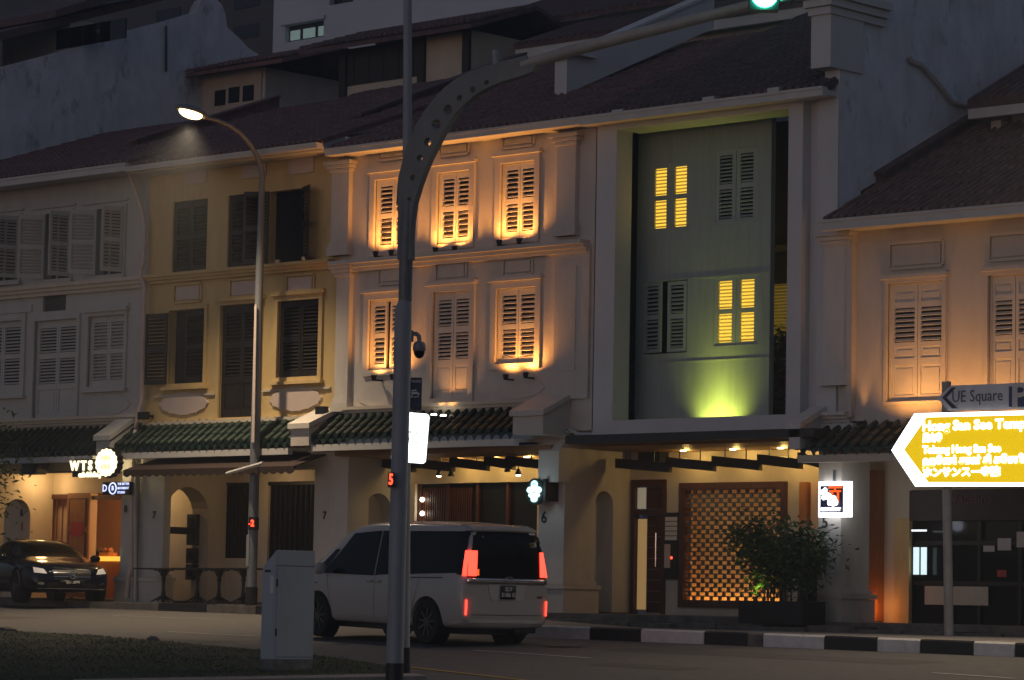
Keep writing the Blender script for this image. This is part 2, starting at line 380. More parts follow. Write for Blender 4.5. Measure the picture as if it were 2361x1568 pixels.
for px, py in ((8, 1452), (24, 1455), (352, 1475)):
    p = G(px, py, .05); r = .11
    bm = bmesh.new(); bmesh.ops.create_icosphere(bm, subdivisions=2, radius=r)
    for v in bm.verts: v.co *= 1 + random.uniform(-.12, .12); v.co.z *= .6
    me = bpy.data.meshes.new('stone'); bm.to_mesh(me); bm.free(); me.materials.append(m_conc)
    tag(link('stone', me, None, p), {8: 'low grey stone at the far left corner of the grass verge', 24: 'second grey stone on the verge edge next to the corner stone', 352: 'small lone stone on the verge edge left of the grey cabinet'}[px], 'stone')

# ------------------------------------------------------------------ shutters and windows
LT = rad(-46)
def leaf(win, X0, X1, Z0, Z1, Y, m, rows, sw=.055, pitch=.068, ms=None, sf=.76):
    """one shutter leaf seen flat on: stiles and rails as one mesh, each slat an object"""
    fr = MB(); t = .02
    fr.box(X0, X0 + sw, Y - t, Y + t, Z0, Z1); fr.box(X1 - sw, X1, Y - t, Y + t, Z0, Z1)
    H = Z1 - Z0; cuts = [0.0]
    zs = [(Z0 + a * H, Z0 + b * H, k) for a, b, k in rows]
    prev = Z0
    for a, b, k in zs:
        fr.box(X0 + sw, X1 - sw, Y - t, Y + t, prev, a); prev = b
        if k == 'p': fr.box(X0 + sw, X1 - sw, Y - .002, Y + .012, a, b); fr.box(X0 + sw + .04, X1 - sw - .04, Y - .012, Y - .0025, a + .05, b - .05)
    fr.box(X0 + sw, X1 - sw, Y - t, Y + t, prev, Z1)
    lf = fr.build('shutter_leaf', m, win)
    for a, b, k in zs:
        if k != 's': continue
        n = max(3, round((b - a) / pitch)); p = (b - a) / n
        for i in range(n): ubox('slat', ms or m, win, ((X0 + X1) / 2, Y, a + p * (i + .5)), (X1 - X0 - 2 * sw, .008, p * sf), (LT + random.uniform(-.06, .06), 0, 0))
    return lf
R2 = [(.07, .46, 's'), (.53, .93, 's')]
R3 = [(.06, .3, 'p'), (.36, .62, 's'), (.68, .94, 's')]
def surround(win, X0, X1, Z0, Z1, Yw, m, w=.11, proud=.05, sill=True, head=True, name='surround'):
    f = MB()
    f.box(X0 - w, X0, Yw - proud, Yw + .02, Z0, Z1); f.box(X1, X1 + w, Yw - proud, Yw + .02, Z0, Z1)
    f.box(X0 - w, X1 + w, Yw - proud - .003, Yw + .02, Z1, Z1 + w)
    if head: f.box(X0 - w - .05, X1 + w + .05, Yw - proud - .06, Yw + .02, Z1 + w, Z1 + w + .06); f.box(X0 - w - .02, X1 + w + .02, Yw - proud - .03, Yw + .02, Z1 + w + .0605, Z1 + w + .09)
    f.box(X0 - w, X1 + w, Yw - proud - .003, Yw + .02, Z0 - w * .8, Z0)
    if sill: f.box(X0 - w - .05, X1 + w + .05, Yw - proud - .06, Yw + .02, Z0 - w * .8 - .06, Z0 - w * .8)
    return f.build(name, m, win)
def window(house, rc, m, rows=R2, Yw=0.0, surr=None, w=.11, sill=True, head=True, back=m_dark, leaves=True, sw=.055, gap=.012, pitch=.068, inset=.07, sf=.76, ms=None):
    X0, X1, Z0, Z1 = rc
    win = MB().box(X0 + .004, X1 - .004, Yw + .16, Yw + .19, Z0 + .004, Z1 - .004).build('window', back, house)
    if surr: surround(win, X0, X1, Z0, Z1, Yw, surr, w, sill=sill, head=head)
    if leaves:
        xm = (X0 + X1) / 2; e = .03
        jm = MB(); jm.box(X0 + .002, X0 + e, Yw + inset - .03, Yw + inset + .05, Z0 + .002, Z1 - .002); jm.box(X1 - e, X1 - .002, Yw + inset - .03, Yw + inset + .05, Z0 + .002, Z1 - .002); jm.box(X0 + e, X1 - e, Yw + inset - .03, Yw + inset + .05, Z1 - e, Z1 - .002); jm.box(X0 + e, X1 - e, Yw + inset - .03, Yw + inset + .05, Z0 + .002, Z0 + e)
        jm.build('jamb', m, win)
        leaf(win, X0 + e, xm - gap / 2, Z0 + e, Z1 - e, Yw + inset, m, rows, sw, pitch, ms, sf); leaf(win, xm + gap / 2, X1 - e, Z0 + e, Z1 - e, Yw + inset, m, rows, sw, pitch, ms, sf)
    return win
def swung_leaf(win, hx, Yw, Z0, Z1, wd, ang, m, rows=R2, sw=.05, pitch=.07):
    """a leaf hinged at (hx, Yw) and swung out; ang is its heading from +x"""
    ca, sa = math.cos(ang), math.sin(ang)
    fr = MB(); t = .018; H = Z1 - Z0
    def bx(u0, u1, z0, z1, tt=t):
        c = [(hx + ca * u - sa * v * tt, Yw + sa * u + ca * v * tt) for u, v in ((u0, -1), (u1, -1), (u1, 1), (u0, 1))]
        fr.hexa([(x, y, z0) for x, y in c], [(x, y, z1) for x, y in c])
    bx(0, sw, Z0, Z1); bx(wd - sw, wd, Z0, Z1); prev = Z0
    for a, b, k in rows:
        bx(sw, wd - sw, prev, Z0 + a * H); prev = Z0 + b * H
    bx(sw, wd - sw, prev, Z1)
    fr.build('shutter_leaf', m, win)
    for a, b, k in rows:
        za, zb = Z0 + a * H, Z0 + b * H; n = max(3, round((zb - za) / pitch)); p = (zb - za) / n
        for i in range(n):
            u = wd / 2; ubox('slat', m, win, (hx + ca * u, Yw + sa * u, za + p * (i + .5)), (wd - 2 * sw, .008, p * .76), (LT, 0, ang))

# ------------------------------------------------------------------ roofs
def main_roof(house, X0, X1, ze, p, Y0=-.55, Y1=6.0, m=m_clay, pitch=.165, gut=.13, gutm=None, cut=None):
    dk = MB(); dk.prism([(X0, Y0, ze), (X0, Y1, ze + p * (Y1 - Y0)), (X0, Y1, ze + p * (Y1 - Y0) - .12), (X0, Y0, ze - .05)], (X1 - X0, 0, 0))
    roof = dk.build('roof', m, house)
    n = max(2, round((X1 - X0) / pitch)); st = (X1 - X0) / n; L = (Y1 - Y0)
    prof = MB(); nt_ = 14; k = 4; r = st * .34
    for i in range(nt_):
        ya, yb = -.05 + i * L / nt_, -.05 + (i + 1) * L / nt_ + .03
        va = []
        for y, lift, rr in ((ya, .022, r), (yb, .004, r * .86)):
            for j in range(k + 1):
                a = math.pi * j / k; va.append((rr * math.cos(a), y, p * y + lift + rr * math.sin(a) * .95))
        fs = [(j, j + 1, k + 2 + j, k + 1 + j) for j in range(k)] + [tuple(range(k + 1))]
        prof.add(va, fs)
    me = prof.mesh('tile_row'); me.materials.append(m)
    for i in range(n): link('tile_row', me, roof, (X0 + st * (i + .5), Y0, ze + random.uniform(-.006, .006)))
    g = MB(); g.box(X0, X1, Y0 - .12, Y0 + .03, ze - gut - .035, ze - .035); g.box(X0, X1, Y0 - .14, Y0 - .12, ze - .075, ze - .03)
    g.build('gutter', gutm or m_gutter, house)
    MB().box(X0 + .003, X1 - .003, Y0 + .03, .1, ze - .16, ze - .075).build('soffit', gutm or m_gutter, house)
    return roof
def tile_canopy(house, X0, X1, zt, zb, Yt=-.02, Yb=-.62, m=m_green, pitch=.215, gut=.1, gutm=None, drop=.0):
    n = max(2, round((X1 - X0) / pitch)); st = (X1 - X0) / n; L = Yt - Yb; p = (zt - zb) / L
    dk = MB()
    for i in range(n):                                  # shallow trough with a pointed drip tile at its end
        a = X0 + st * i; b = a + st; c = (a + b) / 2; q = .045
        dk.add([(a, Yt, zt), (c, Yt, zt - q), (b, Yt, zt), (a, Yb, zb), (c, Yb, zb - q), (b, Yb, zb)], [(0, 1, 4, 3), (1, 2, 5, 4)])
        dk.add([(a + .01, Yb - .004, zb + .005), (c, Yb - .03, zb - .13), (b - .01, Yb - .004, zb + .005), (c, Yb + .01, zb - .02)], [(0, 1, 2), (0, 1, 3), (1, 2, 3)])
    can = dk.build('tile_canopy', m, house, fix=False)
    me = MB(); r = st * .3; k = 6
    for i in range(3):
        ya, yb = i * L / 3, (i + 1) * L / 3 + .04; va = []
        for y, lift, rr in ((ya, .03, r), (yb, .008, r * .85)):
            for j in range(k + 1):
                a = math.pi * j / k; va.append((rr * math.cos(a), y, p * y + lift + rr * math.sin(a) * 1.1))
        me.add(va, [(j, j + 1, k + 2 + j, k + 1 + j) for j in range(k)] + [tuple(range(k + 1))])
        me.add([va[0], va[k], (r, ya, p * ya - .03), (-r, ya, p * ya - .03)], [(0, 1, 2, 3)])
    ms = me.mesh('tile_row', smooth=False); ms.materials.append(m)
    for i in range(n + 1): link('tile_row', ms, can, (X0 + st * i, Yb - .02, zb + random.uniform(-.006, .006)), (0, 0, random.uniform(-.012, .012)))
    g = MB(); g.box(X0, X1, Yb - .02, Yb + .1, zb - .13 - gut, zb - .11); g.build('canopy_gutter', gutm or m_gutter, house)
    MB().box(X0 + .002, X1 - .002, Yb + .1, .3, zb - .16, zb - .10).build('canopy_soffit', gutm or m_gutter, house)
    return can
def canopy_end(house, X0, X1, zt, zb, Yt=-.02, Yb=-.7, m=m_white, th=.2):
    e = MB(); e.prism([(X0, Yt + .1, zt + th), (X0, Yb, zb + th), (X0, Yb, zb - .12), (X0, Yt + .1, zb - .12)], (X1 - X0, 0, 0))
    c = MB(); d = .045; e.prism([(X0 - d, Yt + .08, zt + th + .002), (X0 - d, Yb - .05, zb + th + .002), (X0 - d, Yb - .05, zb + th + .1), (X0 - d, Yt + .08, zt + th + .1)], (X1 - X0 + 2 * d, 0, 0))
    return e.build('canopy_end_wall', m, house)
def cornice(house, X0, X1, z, m, n=3, h=.07, d=.06, name='cornice'):
    c = MB()
    for i in range(n): c.box(X0 - .0, X1 + .0, -.03 - d * (n - i), .02, z - h * (i + 1) + .002 * i, z - h * i)
    return c.build(name, m, house)
def plaque(house, rc, m, Yw=0.0, t=.03, border=None):
    X0, X1, Z0, Z1 = rc; q = MB().box(X0, X1, Yw - t, Yw + .01, Z0, Z1)
    o = q.build('plaque', m, house)
    if border:
        b = MB(); e = .04
        b.box(X0 - e, X1 + e, Yw - t - .012, Yw + .01, Z1 + .03, Z1 + .03 + e); b.box(X0 - e, X1 + e, Yw - t - .012, Yw + .01, Z0 - .03 - e, Z0 - .03); b.box(X0 - e * 2, X0 - e, Yw - t - .01, Yw + .01, Z0 - .03, Z1 + .03); b.box(X1 + e, X1 + 2 * e, Yw - t - .01, Yw + .01, Z0 - .03, Z1 + .03)
        b.build('plaque_border', border, house)
def oval(house, rc, m, Yw=0.0, t=.035, name='ornament'):
    X0, X1, Z0, Z1 = rc; cx, cz, a, b = (X0 + X1) / 2, (Z0 + Z1) / 2, (X1 - X0) / 2, (Z1 - Z0) / 2; P = []
    for i in range(48):
        th = 2 * math.pi * i / 48; k = 1 + .035 * math.cos(14 * th)
        c, s_ = math.cos(th), math.sin(th); x = math.copysign(abs(c) ** 1.35, c); P.append((cx + a * x * k, Yw - t, cz + b * math.copysign(abs(s_) ** .95, s_) * k))
    MB().prism(P, (0, t + .01, 0)).build(name, m, house)
def cross_wall(house, X, Y0, Y1, z0, z1, ya, yb, zs, m, th=.25, name='arch_wall'):
    """party wall across the covered walkway, pierced by an arch"""
    w = MB(); n = 12; r = (yb - ya) / 2; yc = (ya + yb) / 2
    P = [(Y0, z0), (ya, z0)] + [(yc - r * math.cos(math.pi * i / n), zs + r * math.sin(math.pi * i / n)) for i in range(n + 1)] + [(yb, z0), (Y1, z0), (Y1, z1), (Y0, z1)]
    bm = bmesh.new(); vs = [bm.verts.new((X, y, z)) for y, z in P]; f = bm.faces.new(vs)
    ret = bmesh.ops.extrude_face_region(bm, geom=[f]); bmesh.ops.translate(bm, vec=(-th, 0, 0), verts=[g for g in ret['geom'] if isinstance(g, bmesh.types.BMVert)])
    bmesh.ops.recalc_face_normals(bm, faces=bm.faces); bmesh.ops.triangulate(bm, faces=[f for f in bm.faces if len(f.verts) > 4])
    me = bpy.data.meshes.new(name); bm.to_mesh(me); bm.free(); me.transform(Matrix.Translation(-worg(house))); me.materials.append(m)
    return link(name, me, house)
def pillar(house, X0, X1, Y0, Y1, zb, zt, m, cap=True, base=True, name='pillar'):
    p = MB(); p.box(X0, X1, Y0, Y1, zb, zt)
    if base:
        p.box(X0 - .07, X1 + .07, Y0 - .07, Y1 + .07, zb - .02, zb + .42); p.box(X0 - .1, X1 + .1, Y0 - .1, Y1 + .1, zb + .425, zb + .5); p.box(X0 - .04, X1 + .04, Y0 - .04, Y1 + .04, zb + .505, zb + .56)
    if cap:
        for i in range(3): p.box(X0 - .03 - .035 * i, X1 + .03 + .035 * i, Y0 - .03 - .035 * i, Y1 + .03, zt - .22 + i * .065, zt - .16 + i * .065)
    return p.build(name, m, house)
FLOOR = .47; YB = 1.75; CEIL = 3.25
def pilaster(house, x0, x1, y0, y1, m, capm=None):
    X0, X1, Z0, Z1 = RC(x0, x1, y0, y1); p = MB(); p.box(X0, X1, -.1, .02, Z0, Z1)
    for i in range(3): p.box(X0 - .04 * (i + 1), X1 + .04 * (i + 1), -.1 - .04 * (i + 1), .02, Z1 - .22 + .07 * i, Z1 - .16 + .07 * i)
    p.box(X0 - .05, X1 + .05, -.15, .02, Z0, Z0 + .18); p.box(X0 - .025, X1 + .025, -.125, .02, Z0 + .181, Z0 + .26)
    return p.build('pilaster', m, house)
def uplight(house, x, y, power, col, Yw=0.0, out=.16, ang=95, tilt=.35, m=m_black, size=.04, up=1.3):
    c = F(x, y, Yw - out); b = MB(); b.lathe([(.0, -.08), (.035, -.08), (.05, -.02), (.06, .025), (.05, .027), (0, .0)], c, 'z', 10); b.box(c.x - .015, c.x + .015, c.y, Yw, c.z - .08, c.z - .05)
    o = b.build('uplight', m, house)
    light('SPOT', 'uplight_beam', c + Vector((0, 0, .045)), power, col, o, size, (c.x, Yw - .01, c.z + up), ang, 1.0)
    return o
def house(name, x, label, cat='shophouse'): return thing(name, (x, 0, FLOOR), label, cat)
X9 = F(-420, 700).x
X87, X76, X65, X54 = F(338, 700).x, F(781, 700).x, F(1371, 700).x, F(1893, 700).x
XR = F(2700, 900).x

# ================================================================== house 8 (far left)
h8 = house('shophouse', X9, 'grey shophouse at the far left with open white shutters and a lit shop below')
holes = []
w3 = [RC(107, 166, 491, 643), RC(226, 287, 480, 633), RC(-14, 47, 502, 647)]
wd = RC(-45, 50, 742, 902); we = RC(80, 177, 738, 968); wf = RC(205, 288, 728, 890); vent = RC(99, 152, 674, 717)
zc8 = F(150, 1000, 0).z
ze8 = F(150, 398, -.6).z + .06
MB().wall(X9, X87, zc8 - .35, ze8, 0, .3, w3 + [wd, we, wf, vent]).build('wall', m_grey, h8)
for r in w3:
    w = window(h8, r, m_gshut, leaves=False, surr=m_grey, w=.06, head=False)
    ww = (r[1] - r[0]) * .5
    MB().box(r[0] + .28, r[0] + .31, .06, .1, r[2] + .01, r[3] - .01).build('mullion', m_gshut, w)
    swung_leaf(w, r[0], -.06, r[2] + .02, r[3] - .02, ww + .12, rad(-128), m_gshut); swung_leaf(w, r[1], -.06, r[2] + .02, r[3] - .02, ww + .04, rad(-105), m_gshut)
    X0, X1, Z0, Z1 = r
    MB().box(X0 - .5, X1 + .1, -.04, .01, Z1 + .12, Z1 + .16).build('drip_mould', m_grey, h8)
window(h8, wd, m_gshut, surr=m_grey, head=False, w=.14); window(h8, wf, m_gshut, surr=m_grey, head=True, w=.08, back=m_gshut)
window(h8, we, m_gshut, rows=R3, surr=m_grey, head=False, sill=False, w=.1)
vo = MB().box(vent[0] + .01, vent[1] - .01, .06, .1, vent[2] + .01, vent[3] - .01).build('vent', m_steel, h8)
zc = F(150, 652, -.1).z; cornice(h8, X9, X87 - .02, zc, m_cream, 3, .08, .055)
cornice(h8, X9, X87 - .02, F(150, 962, -.1).z, m_cream, 3, .06, .05, 'lower_cornice')
plaque(h8, RC(205, 300, 700, 712), m_grey); plaque(h8, RC(0, 75, 705, 722), m_grey)
oval(h8, RC(195, 300, 908, 958), m_grey, t=.02)
main_roof(h8, X9, X87 + .02, ze8, .335, m=m_clay, gut=.16)
tile_canopy(h8, X9, F(272, 1000).x, F(150, 994, 0).z, F(150, 1040, -.62).z)
canopy_end(h8, F(285, 1000).x, F(310, 1000).x + .1, F(150, 985).z - .05, F(150, 1040, -.62).z - .02, m=m_grey)
MB().box(X9, X87 - .4, .0, .3, FLOOR + 2.6, zc8 - .35).build('front_beam', m_cream, h8)
MB().box(X9, X87, .3, YB, CEIL - .1, CEIL).build('walkway_ceiling', m_cream, h8)
# shop front wall with doorway and opening
dA = RC(92, 172, 1140, 1345, YB); dB = RC(205, 283, 1137, 1345, YB)
MB().wall(X9, F(362, 1200).x - .52, FLOOR, CEIL, YB, YB + .2, [(dA[0], dA[1], FLOOR + .01, dA[3]), (dB[0], dB[1], FLOOR + .01, dB[3])]).build('shop_wall', m_cream, h8)
df = MB()
for r in (dA,):
    df.box(r[0], r[0] + .1, YB - .04, YB + .15, FLOOR, r[3]); df.box(r[1] - .06, r[1], YB - .04, YB + .15, FLOOR, r[3]); df.box(r[0] + .1, r[1] - .06, YB - .04, YB + .15, r[3] - .1, r[3])
dr = df.build('doorway', m_brown, h8)
for i in range(9):
    x = dA[0] + .14 + i * (dA[1] - dA[0] - .3) / 9
    MB().box(x, x + .07, YB + .25 + .03 * (i % 2), YB + .27 + .03 * (i % 2), FLOOR + .75, dA[3] - .1).build('curtain_strip', m_pinkwall, dr)
ld = RC(155, 205, 1137, 1330, YB - .3)
lf = MB().box(ld[0], ld[1], YB - .32, YB - .28, FLOOR + .02, ld[3]).build('open_door', m_orange, h8)
for a, b in ((.08, .3), (.36, .62), (.68, .94)):
    H = ld[3] - FLOOR; MB().box(ld[0] + .1, ld[1] - .1, YB - .335, YB - .321, FLOOR + a * H, FLOOR + b * H).build('door_panel', m_orange, lf)
    q = MB(); e = .02; q.box(ld[0] + .08, ld[0] + .1, YB - .34, YB - .321, FLOOR + a * H, FLOOR + b * H); q.box(ld[1] - .1, ld[1] - .08, YB - .34, YB - .321, FLOOR + a * H, FLOOR + b * H); q.box(ld[0] + .08, ld[1] - .08, YB - .34, YB - .321, FLOOR + b * H, FLOOR + b * H + .02); q.build('panel_bead', m_brown, lf)
MB().box(ld[0] + .17, ld[1] - .17, YB - .345, YB - .336, FLOOR + 1.32, FLOOR + 1.62).build('door_notice', m_red, lf)
# room behind
MB().box(X9 + 2, X87, YB + 2.6, YB + 2.7, FLOOR, CEIL).build('back_wall', m_pinkwall, h8); MB().box(X9 + 2, X87, YB + .2, YB + 2.6, CEIL - .12, CEIL - .02).build('room_ceiling', m_pinkwall, h8)
MB().box(X9 + 2, X87, YB + .2, YB + 2.6, FLOOR - .05, FLOOR).build('room_floor', m_brown, h8); MB().box(X9 + 1.9, X9 + 2, YB + .2, YB + 2.6, FLOOR, CEIL).build('side_wall', m_pinkwall, h8); MB().box(X87 - .1, X87 - .003, YB + .2, YB + 2.6, FLOOR, CEIL - .13).build('side_wall', m_pinkwall, h8)
bb = RC(205, 283, 1143, 1150, YB + .1); MB().box(bb[0], bb[1], YB + .05, YB + .12, bb[2] - .02, bb[3] + .0).build('transom', m_brown, h8)
light('POINT', 'shop_lamp', (X87 - 1.2, YB + 1.4, CEIL - .5), 30, (1, .52, .2), h8, .15)
light('POINT', 'shop_lamp', (X87 - 3.2, YB + 1.4, CEIL - .5), 22, (1, .5, .18), h8, .15)
light('POINT', 'walkway_lamp', (X87 - 1.3, .9, CEIL - .3), 12, (1, .62, .26), h8, .12)
light('POINT', 'walkway_lamp', (X87 - 4.6, 1.2, CEIL - .3), 9, (1, .62, .26), h8, .12)
cross_wall(h8, F(-30, 1200, 0).x, .3, YB, FLOOR, CEIL, .45, 1.15, FLOOR + 1.75, m_cream)
# counter inside
co = thing('shop_counter', (X87 - 1.2, YB + .9, FLOOR), 'orange shop counter with a glowing top edge inside the lit doorway', 'counter')
cA = RC(203, 276, 1283, 1345, YB + .8)
MB().box(cA[0] - .1, cA[1] + .5, YB + .8, YB + 1.2, FLOOR, cA[3] - .1).build('counter_front', m_orange, co)
MB().box(cA[0] - .15, cA[1] + .5, YB + .74, YB + 1.25, cA[3] - .1, cA[3]).build('counter_top', e_counter, co)
for nm, px, py, mm, lab in (('food_tray', 243, 1272, m_orange, 'orange tray of food standing on the lit counter'), ('goods_stack', 222, 1268, m_conc, 'brown heap of goods standing on the lit counter')):
    c = F(px, py, YB + .95); b = MB(); b.box(c.x - .22, c.x + .22, YB + .85, YB + 1.1, cA[3] + .003, cA[3] + .09)
    for i in range(5): b.lathe([(0, .0), (.06, .0), (.07, .05), (.04, .1), (0, .11)], (c.x - .16 + .08 * i, YB + .95 + .05 * (i % 2), cA[3] + .09), 'z', 8)
    tag(b.build(nm, mm), lab, 'food')
# small wall notices by the far left arch
for px, py, w_, h_, mm, lab in ((52, 1182, .17, .16, m_signblue, 'small blue notice on the cream wall left of the shop door'), (52, 1214, .1, .18, m_red, 'small red notice on the cream wall below the blue one')):
    c = F(px, py, YB - .03); tag(MB().box(c.x - w_ / 2, c.x + w_ / 2, YB - .03, YB - .003, c.z - h_ / 2, c.z + h_ / 2).build('wall_notice', mm), lab, 'notice')
sp = F(70, 1076, -.45)
spk = thing('wall_speaker', sp, 'black tilted loudspeaker under the green eaves at far left', 'speaker')
MB().prism([(sp.x - .3, -.5, sp.z - .16), (sp.x + .24, -.5, sp.z - .16), (sp.x + .3, -.45, sp.z + .14), (sp.x - .22, -.45, sp.z + .14)], (0, .28, 0)).build('cabinet', m_black, spk); MB().box(sp.x - .03, sp.x + .03, -.3, -.2, sp.z, sp.z + .3).build('bracket', m_black, spk)
MB().box(sp.x - .2, sp.x + .18, -.512, -.501, sp.z - .12, sp.z + .08).build('grille', m_steel, spk)
# party pillar between 8 and 7 with the drain pipes
pl = F(285, 1250).x; pr_ = F(383, 1250).x
pillar(h8, pl, pl + .42, -.08, .5, .42, F(300, 1060).z, m_grey, cap=False)
text('8', 'numeral', m_numb, h8, F(285, 1174, -.1) + Vector((.06, 0, 0)), .2, .003, .004)
pp = MB(); q = [F(292, 388, -.5), F(300, 405, -.3), F(327, 480, -.16), F(334, 520, -.16), F(331, 605, -.16), F(325, 620, -.2), F(325, 640, -.22), F(333, 660, -.2), F(327, 925, -.16), F(320, 945, -.16), F(313, 990, -.16), F(312, 1000, -.3), F(306, 1100, -.2), F(303, 1310, -.2), F(296, 1330, -.2), F(292, 1378, -.2)]
pp.tube(q, .048, 8); smooth_by_angle(pp.build('drain_pipe', m_pink, h8)); pp = MB(); pp.tube([F(313, 1065, -.2), F(312, 1385, -.2)], .035, 8); smooth_by_angle(pp.build('drain_pipe', m_grey, h8))

# ================================================================== house 7 (yellow)
h7 = house('shophouse', X87, 'yellow shophouse with dark brown shutters and a brown canvas awning below')
a3 = [RC(398, 477, 462, 626), RC(525, 604, 447, 617), RC(622, 700, 438, 606)]
a2w = [RC(391, 473, 714, 884), RC(642, 737, 692, 869)]; a2d = RC(508, 600, 702, 962)
ze7 = F(520, 360, -.6).z + .06
zc7 = F(520, 985, 0).z
MB().wall(X87 + .004, X76, zc7 - .35, ze7, 0, .3, a3 + a2w + [a2d]).build('wall', m_yellow, h7)
for r in a3[:2]: window(h7, r, m_dwood, surr=None, pitch=.075)
w = window(h7, a3[2], m_dwood, leaves=False)
swung_leaf(w, a3[2][0], -.05, a3[2][2], a3[2][3], .5, rad(-150), m_dwood); swung_leaf(w, a3[2][1], -.05, a3[2][2], a3[2][3], .5, rad(-28), m_dwood)
w = window(h7, a2w[0], m_dwood, leaves=False, surr=m_yellow, w=.08, head=False); leaf(w, a2w[0][0] + .4, a2w[0][1] - .02, a2w[0][2] + .03, a2w[0][3] - .03, .08, m_dwood, R2)
swung_leaf(w, a2w[0][0], -.06, a2w[0][2] - .0, a2w[0][3] - .05, .58, rad(-172), m_dwood)
window(h7, a2w[1], m_dwood, surr=m_yellow, w=.1, head=True); window(h7, a2d, m_dwood, rows=R3, surr=m_yellow, w=.07, head=True, sill=False)
for r in (RC(408, 461, 661, 691), RC(537, 591, 650, 680), RC(667, 721, 640, 671)): plaque(h7, r, m_pink, border=m_yellow)
for r in (RC(428, 478, 392, 424), RC(560, 615, 378, 410), RC(668, 725, 365, 400)): plaque(h7, r, m_pink)
oval(h7, RC(372, 480, 905, 957), m_pink); oval(h7, RC(625, 742, 892, 948), m_pink)
cornice(h7, X87 + .1, X76 - .12, F(550, 616, -.12).z, m_yellow, 3, .06, .06)
cornice(h7, X87 + .1, X76 - .3, F(550, 965, -.12).z, m_cream, 2, .07, .04, 'lower_cornice')
for r in (a2w[0], a2w[1]): MB().box(r[0] - .4, r[1] + .35, -.04, .01, r[2] - .26, r[2] - .22).build('string_course', m_cream, h7)
for x, y in ((640, 604), (702, 597)):
    c = F(x, y, -.2); MB().lathe([(0, .05), (.05, .04), (.06, 0), (.02, -.03), (0, -.03)], c, 'z', 10).build('cornice_lamp', m_cream, h7)
main_roof(h7, X87 + .02, X76, ze7, .365, m=m_clay, gut=.1)
zt, zb = F(530, 976, 0).z, F(530, 1024, -.62).z
tile_canopy(h7, F(322, 1000).x + .05, F(722, 1000).x, zt, zb)
MB().box(X87 + .3, X76 - .2, .0, .3, FLOOR + 2.55, zc7 - .35).build('front_beam', m_cream, h7)
MB().box(X87, X76, .3, YB, CEIL - .1, CEIL).build('walkway_ceiling', m_cream, h7)
g1 = RC(497, 582, 1113, 1287, YB); g2 = RC(617, 738, 1110, 1330, YB)
MB().wall(F(362, 1200).x - .5, F(790, 1200).x - .31, FLOOR, CEIL, YB, YB + .2, [g1, (g2[0], g2[1], FLOOR + .01, g2[3])]).build('shop_wall', m_cream, h7)
for r in (g1, (g2[0], g2[1], FLOOR + .01, g2[3])):
    w = MB().box(r[0] + .003, r[1] - .003, YB + .1, YB + .13, r[2], r[3] - .003).build('shop_window', m_glass, h7)
    n = 10
    for i in range(n + 1):
        x = r[0] + .03 + (r[1] - r[0] - .06) * i / n; MB().box(x - .012, x + .012, YB + .04, YB + .07, r[2] + .003, r[3] - .003).build('bar', m_dwood, w)
    MB().box(r[0], r[1], YB - .02, YB + .06, r[3] - .07, r[3] - .002).build('head_rail', m_dwood, w)
# inner pillar, arch wall and meter boxes
pillar(h7, F(325, 1250).x, F(381, 1250).x, -.06, .12, .42, F(350, 1045).z - .1, m_grey, cap=False)
text('7', 'numeral', m_numb, h7, F(355, 1188, -.075), .2, .003, .004)
cross_wall(h7, F(370, 1200).x, .125, YB, FLOOR, CEIL, .14, 1.28, FLOOR + 1.72, m_cream, .5)
for py0, py1, d_, nm in ((1185, 1222, .3, 'a'), (1222, 1258, .36, 'b'), (1263, 1300, .26, 'c'), (1300, 1338, .3, 'd')):
    z0, z1 = F(446, py1, 1.25).z, F(446, py0, 1.25).z; x = F(446, 1250, 1.25).x
    t = MB().box(x - .14, x + .14, 1.18, 1.297, z0 + .01, z1 - .01).build('meter_box', m_steel, h7)
    MB().box(x - .07, x + .07, 1.165, 1.1795, z0 + .08, z1 - .08).build('meter_dial', m_glass, t)
MB().box(F(466, 1310, YB - .1).x, F(484, 1310, YB - .1).x, YB - .15, YB - .003, F(470, 1328, YB).z, F(470, 1300, YB).z).build('meter_box', m_steel, h7)
zz = F(400, 1226, 1.5).z; box('dark_beam', m_black, h7, F(362, 1200).x - .3, F(362, 1200).x - .2, 0.15, 1.27, zz - .07, zz + .07)
for x_ in (420, 600): light('POINT', 'walkway_lamp', (F(x_, 1080, .9).x, .9, CEIL - .35), 5, (1, .66, .34), h7, .12)
# awning with a scalloped valance
aw = thing('awning', (F(510, 1060, -.2).x, 0, CEIL), 'brown scalloped canvas awning under the green tiles of the yellow house', 'awning')
ax0, ax1 = F(325, 1075, -.5).x, F(718, 1065, -.5).x; azt = F(520, 1050, 0).z; azb = F(520, 1078, -.95).z
nst = 22
for i in range(nst):
    a, b = ax0 + (ax1 - ax0) * i / nst, ax0 + (ax1 - ax0) * (i + 1) / nst
    MB().add([(a, -.0, azt), (b, -.0, azt), (b, -.95, azb), (a, -.95, azb), (a, -.0, azt - .02), (b, -.0, azt - .02), (b, -.95, azb - .02), (a, -.95, azb - .02)], [(0, 1, 2, 3), (7, 6, 5, 4), (0, 3, 7, 4), (1, 5, 6, 2), (3, 2, 6, 7)]).build('canvas_strip', m_awn, aw)
    P = [(a, -.953, azb - .003)] + [(a + (b - a) * j / 6, -.953, azb - .1 - .045 * math.sin(math.pi * j / 6)) for j in range(7)] + [(b, -.953, azb - .003)]
    MB().prism(P, (0, .012, 0)).build('valance_scallop', m_awn, aw)
MB().tube([(ax0, -.9, azb - .03), (ax1, -.9, azb - .03)], .02, 6).build('rail', m_steel, aw)
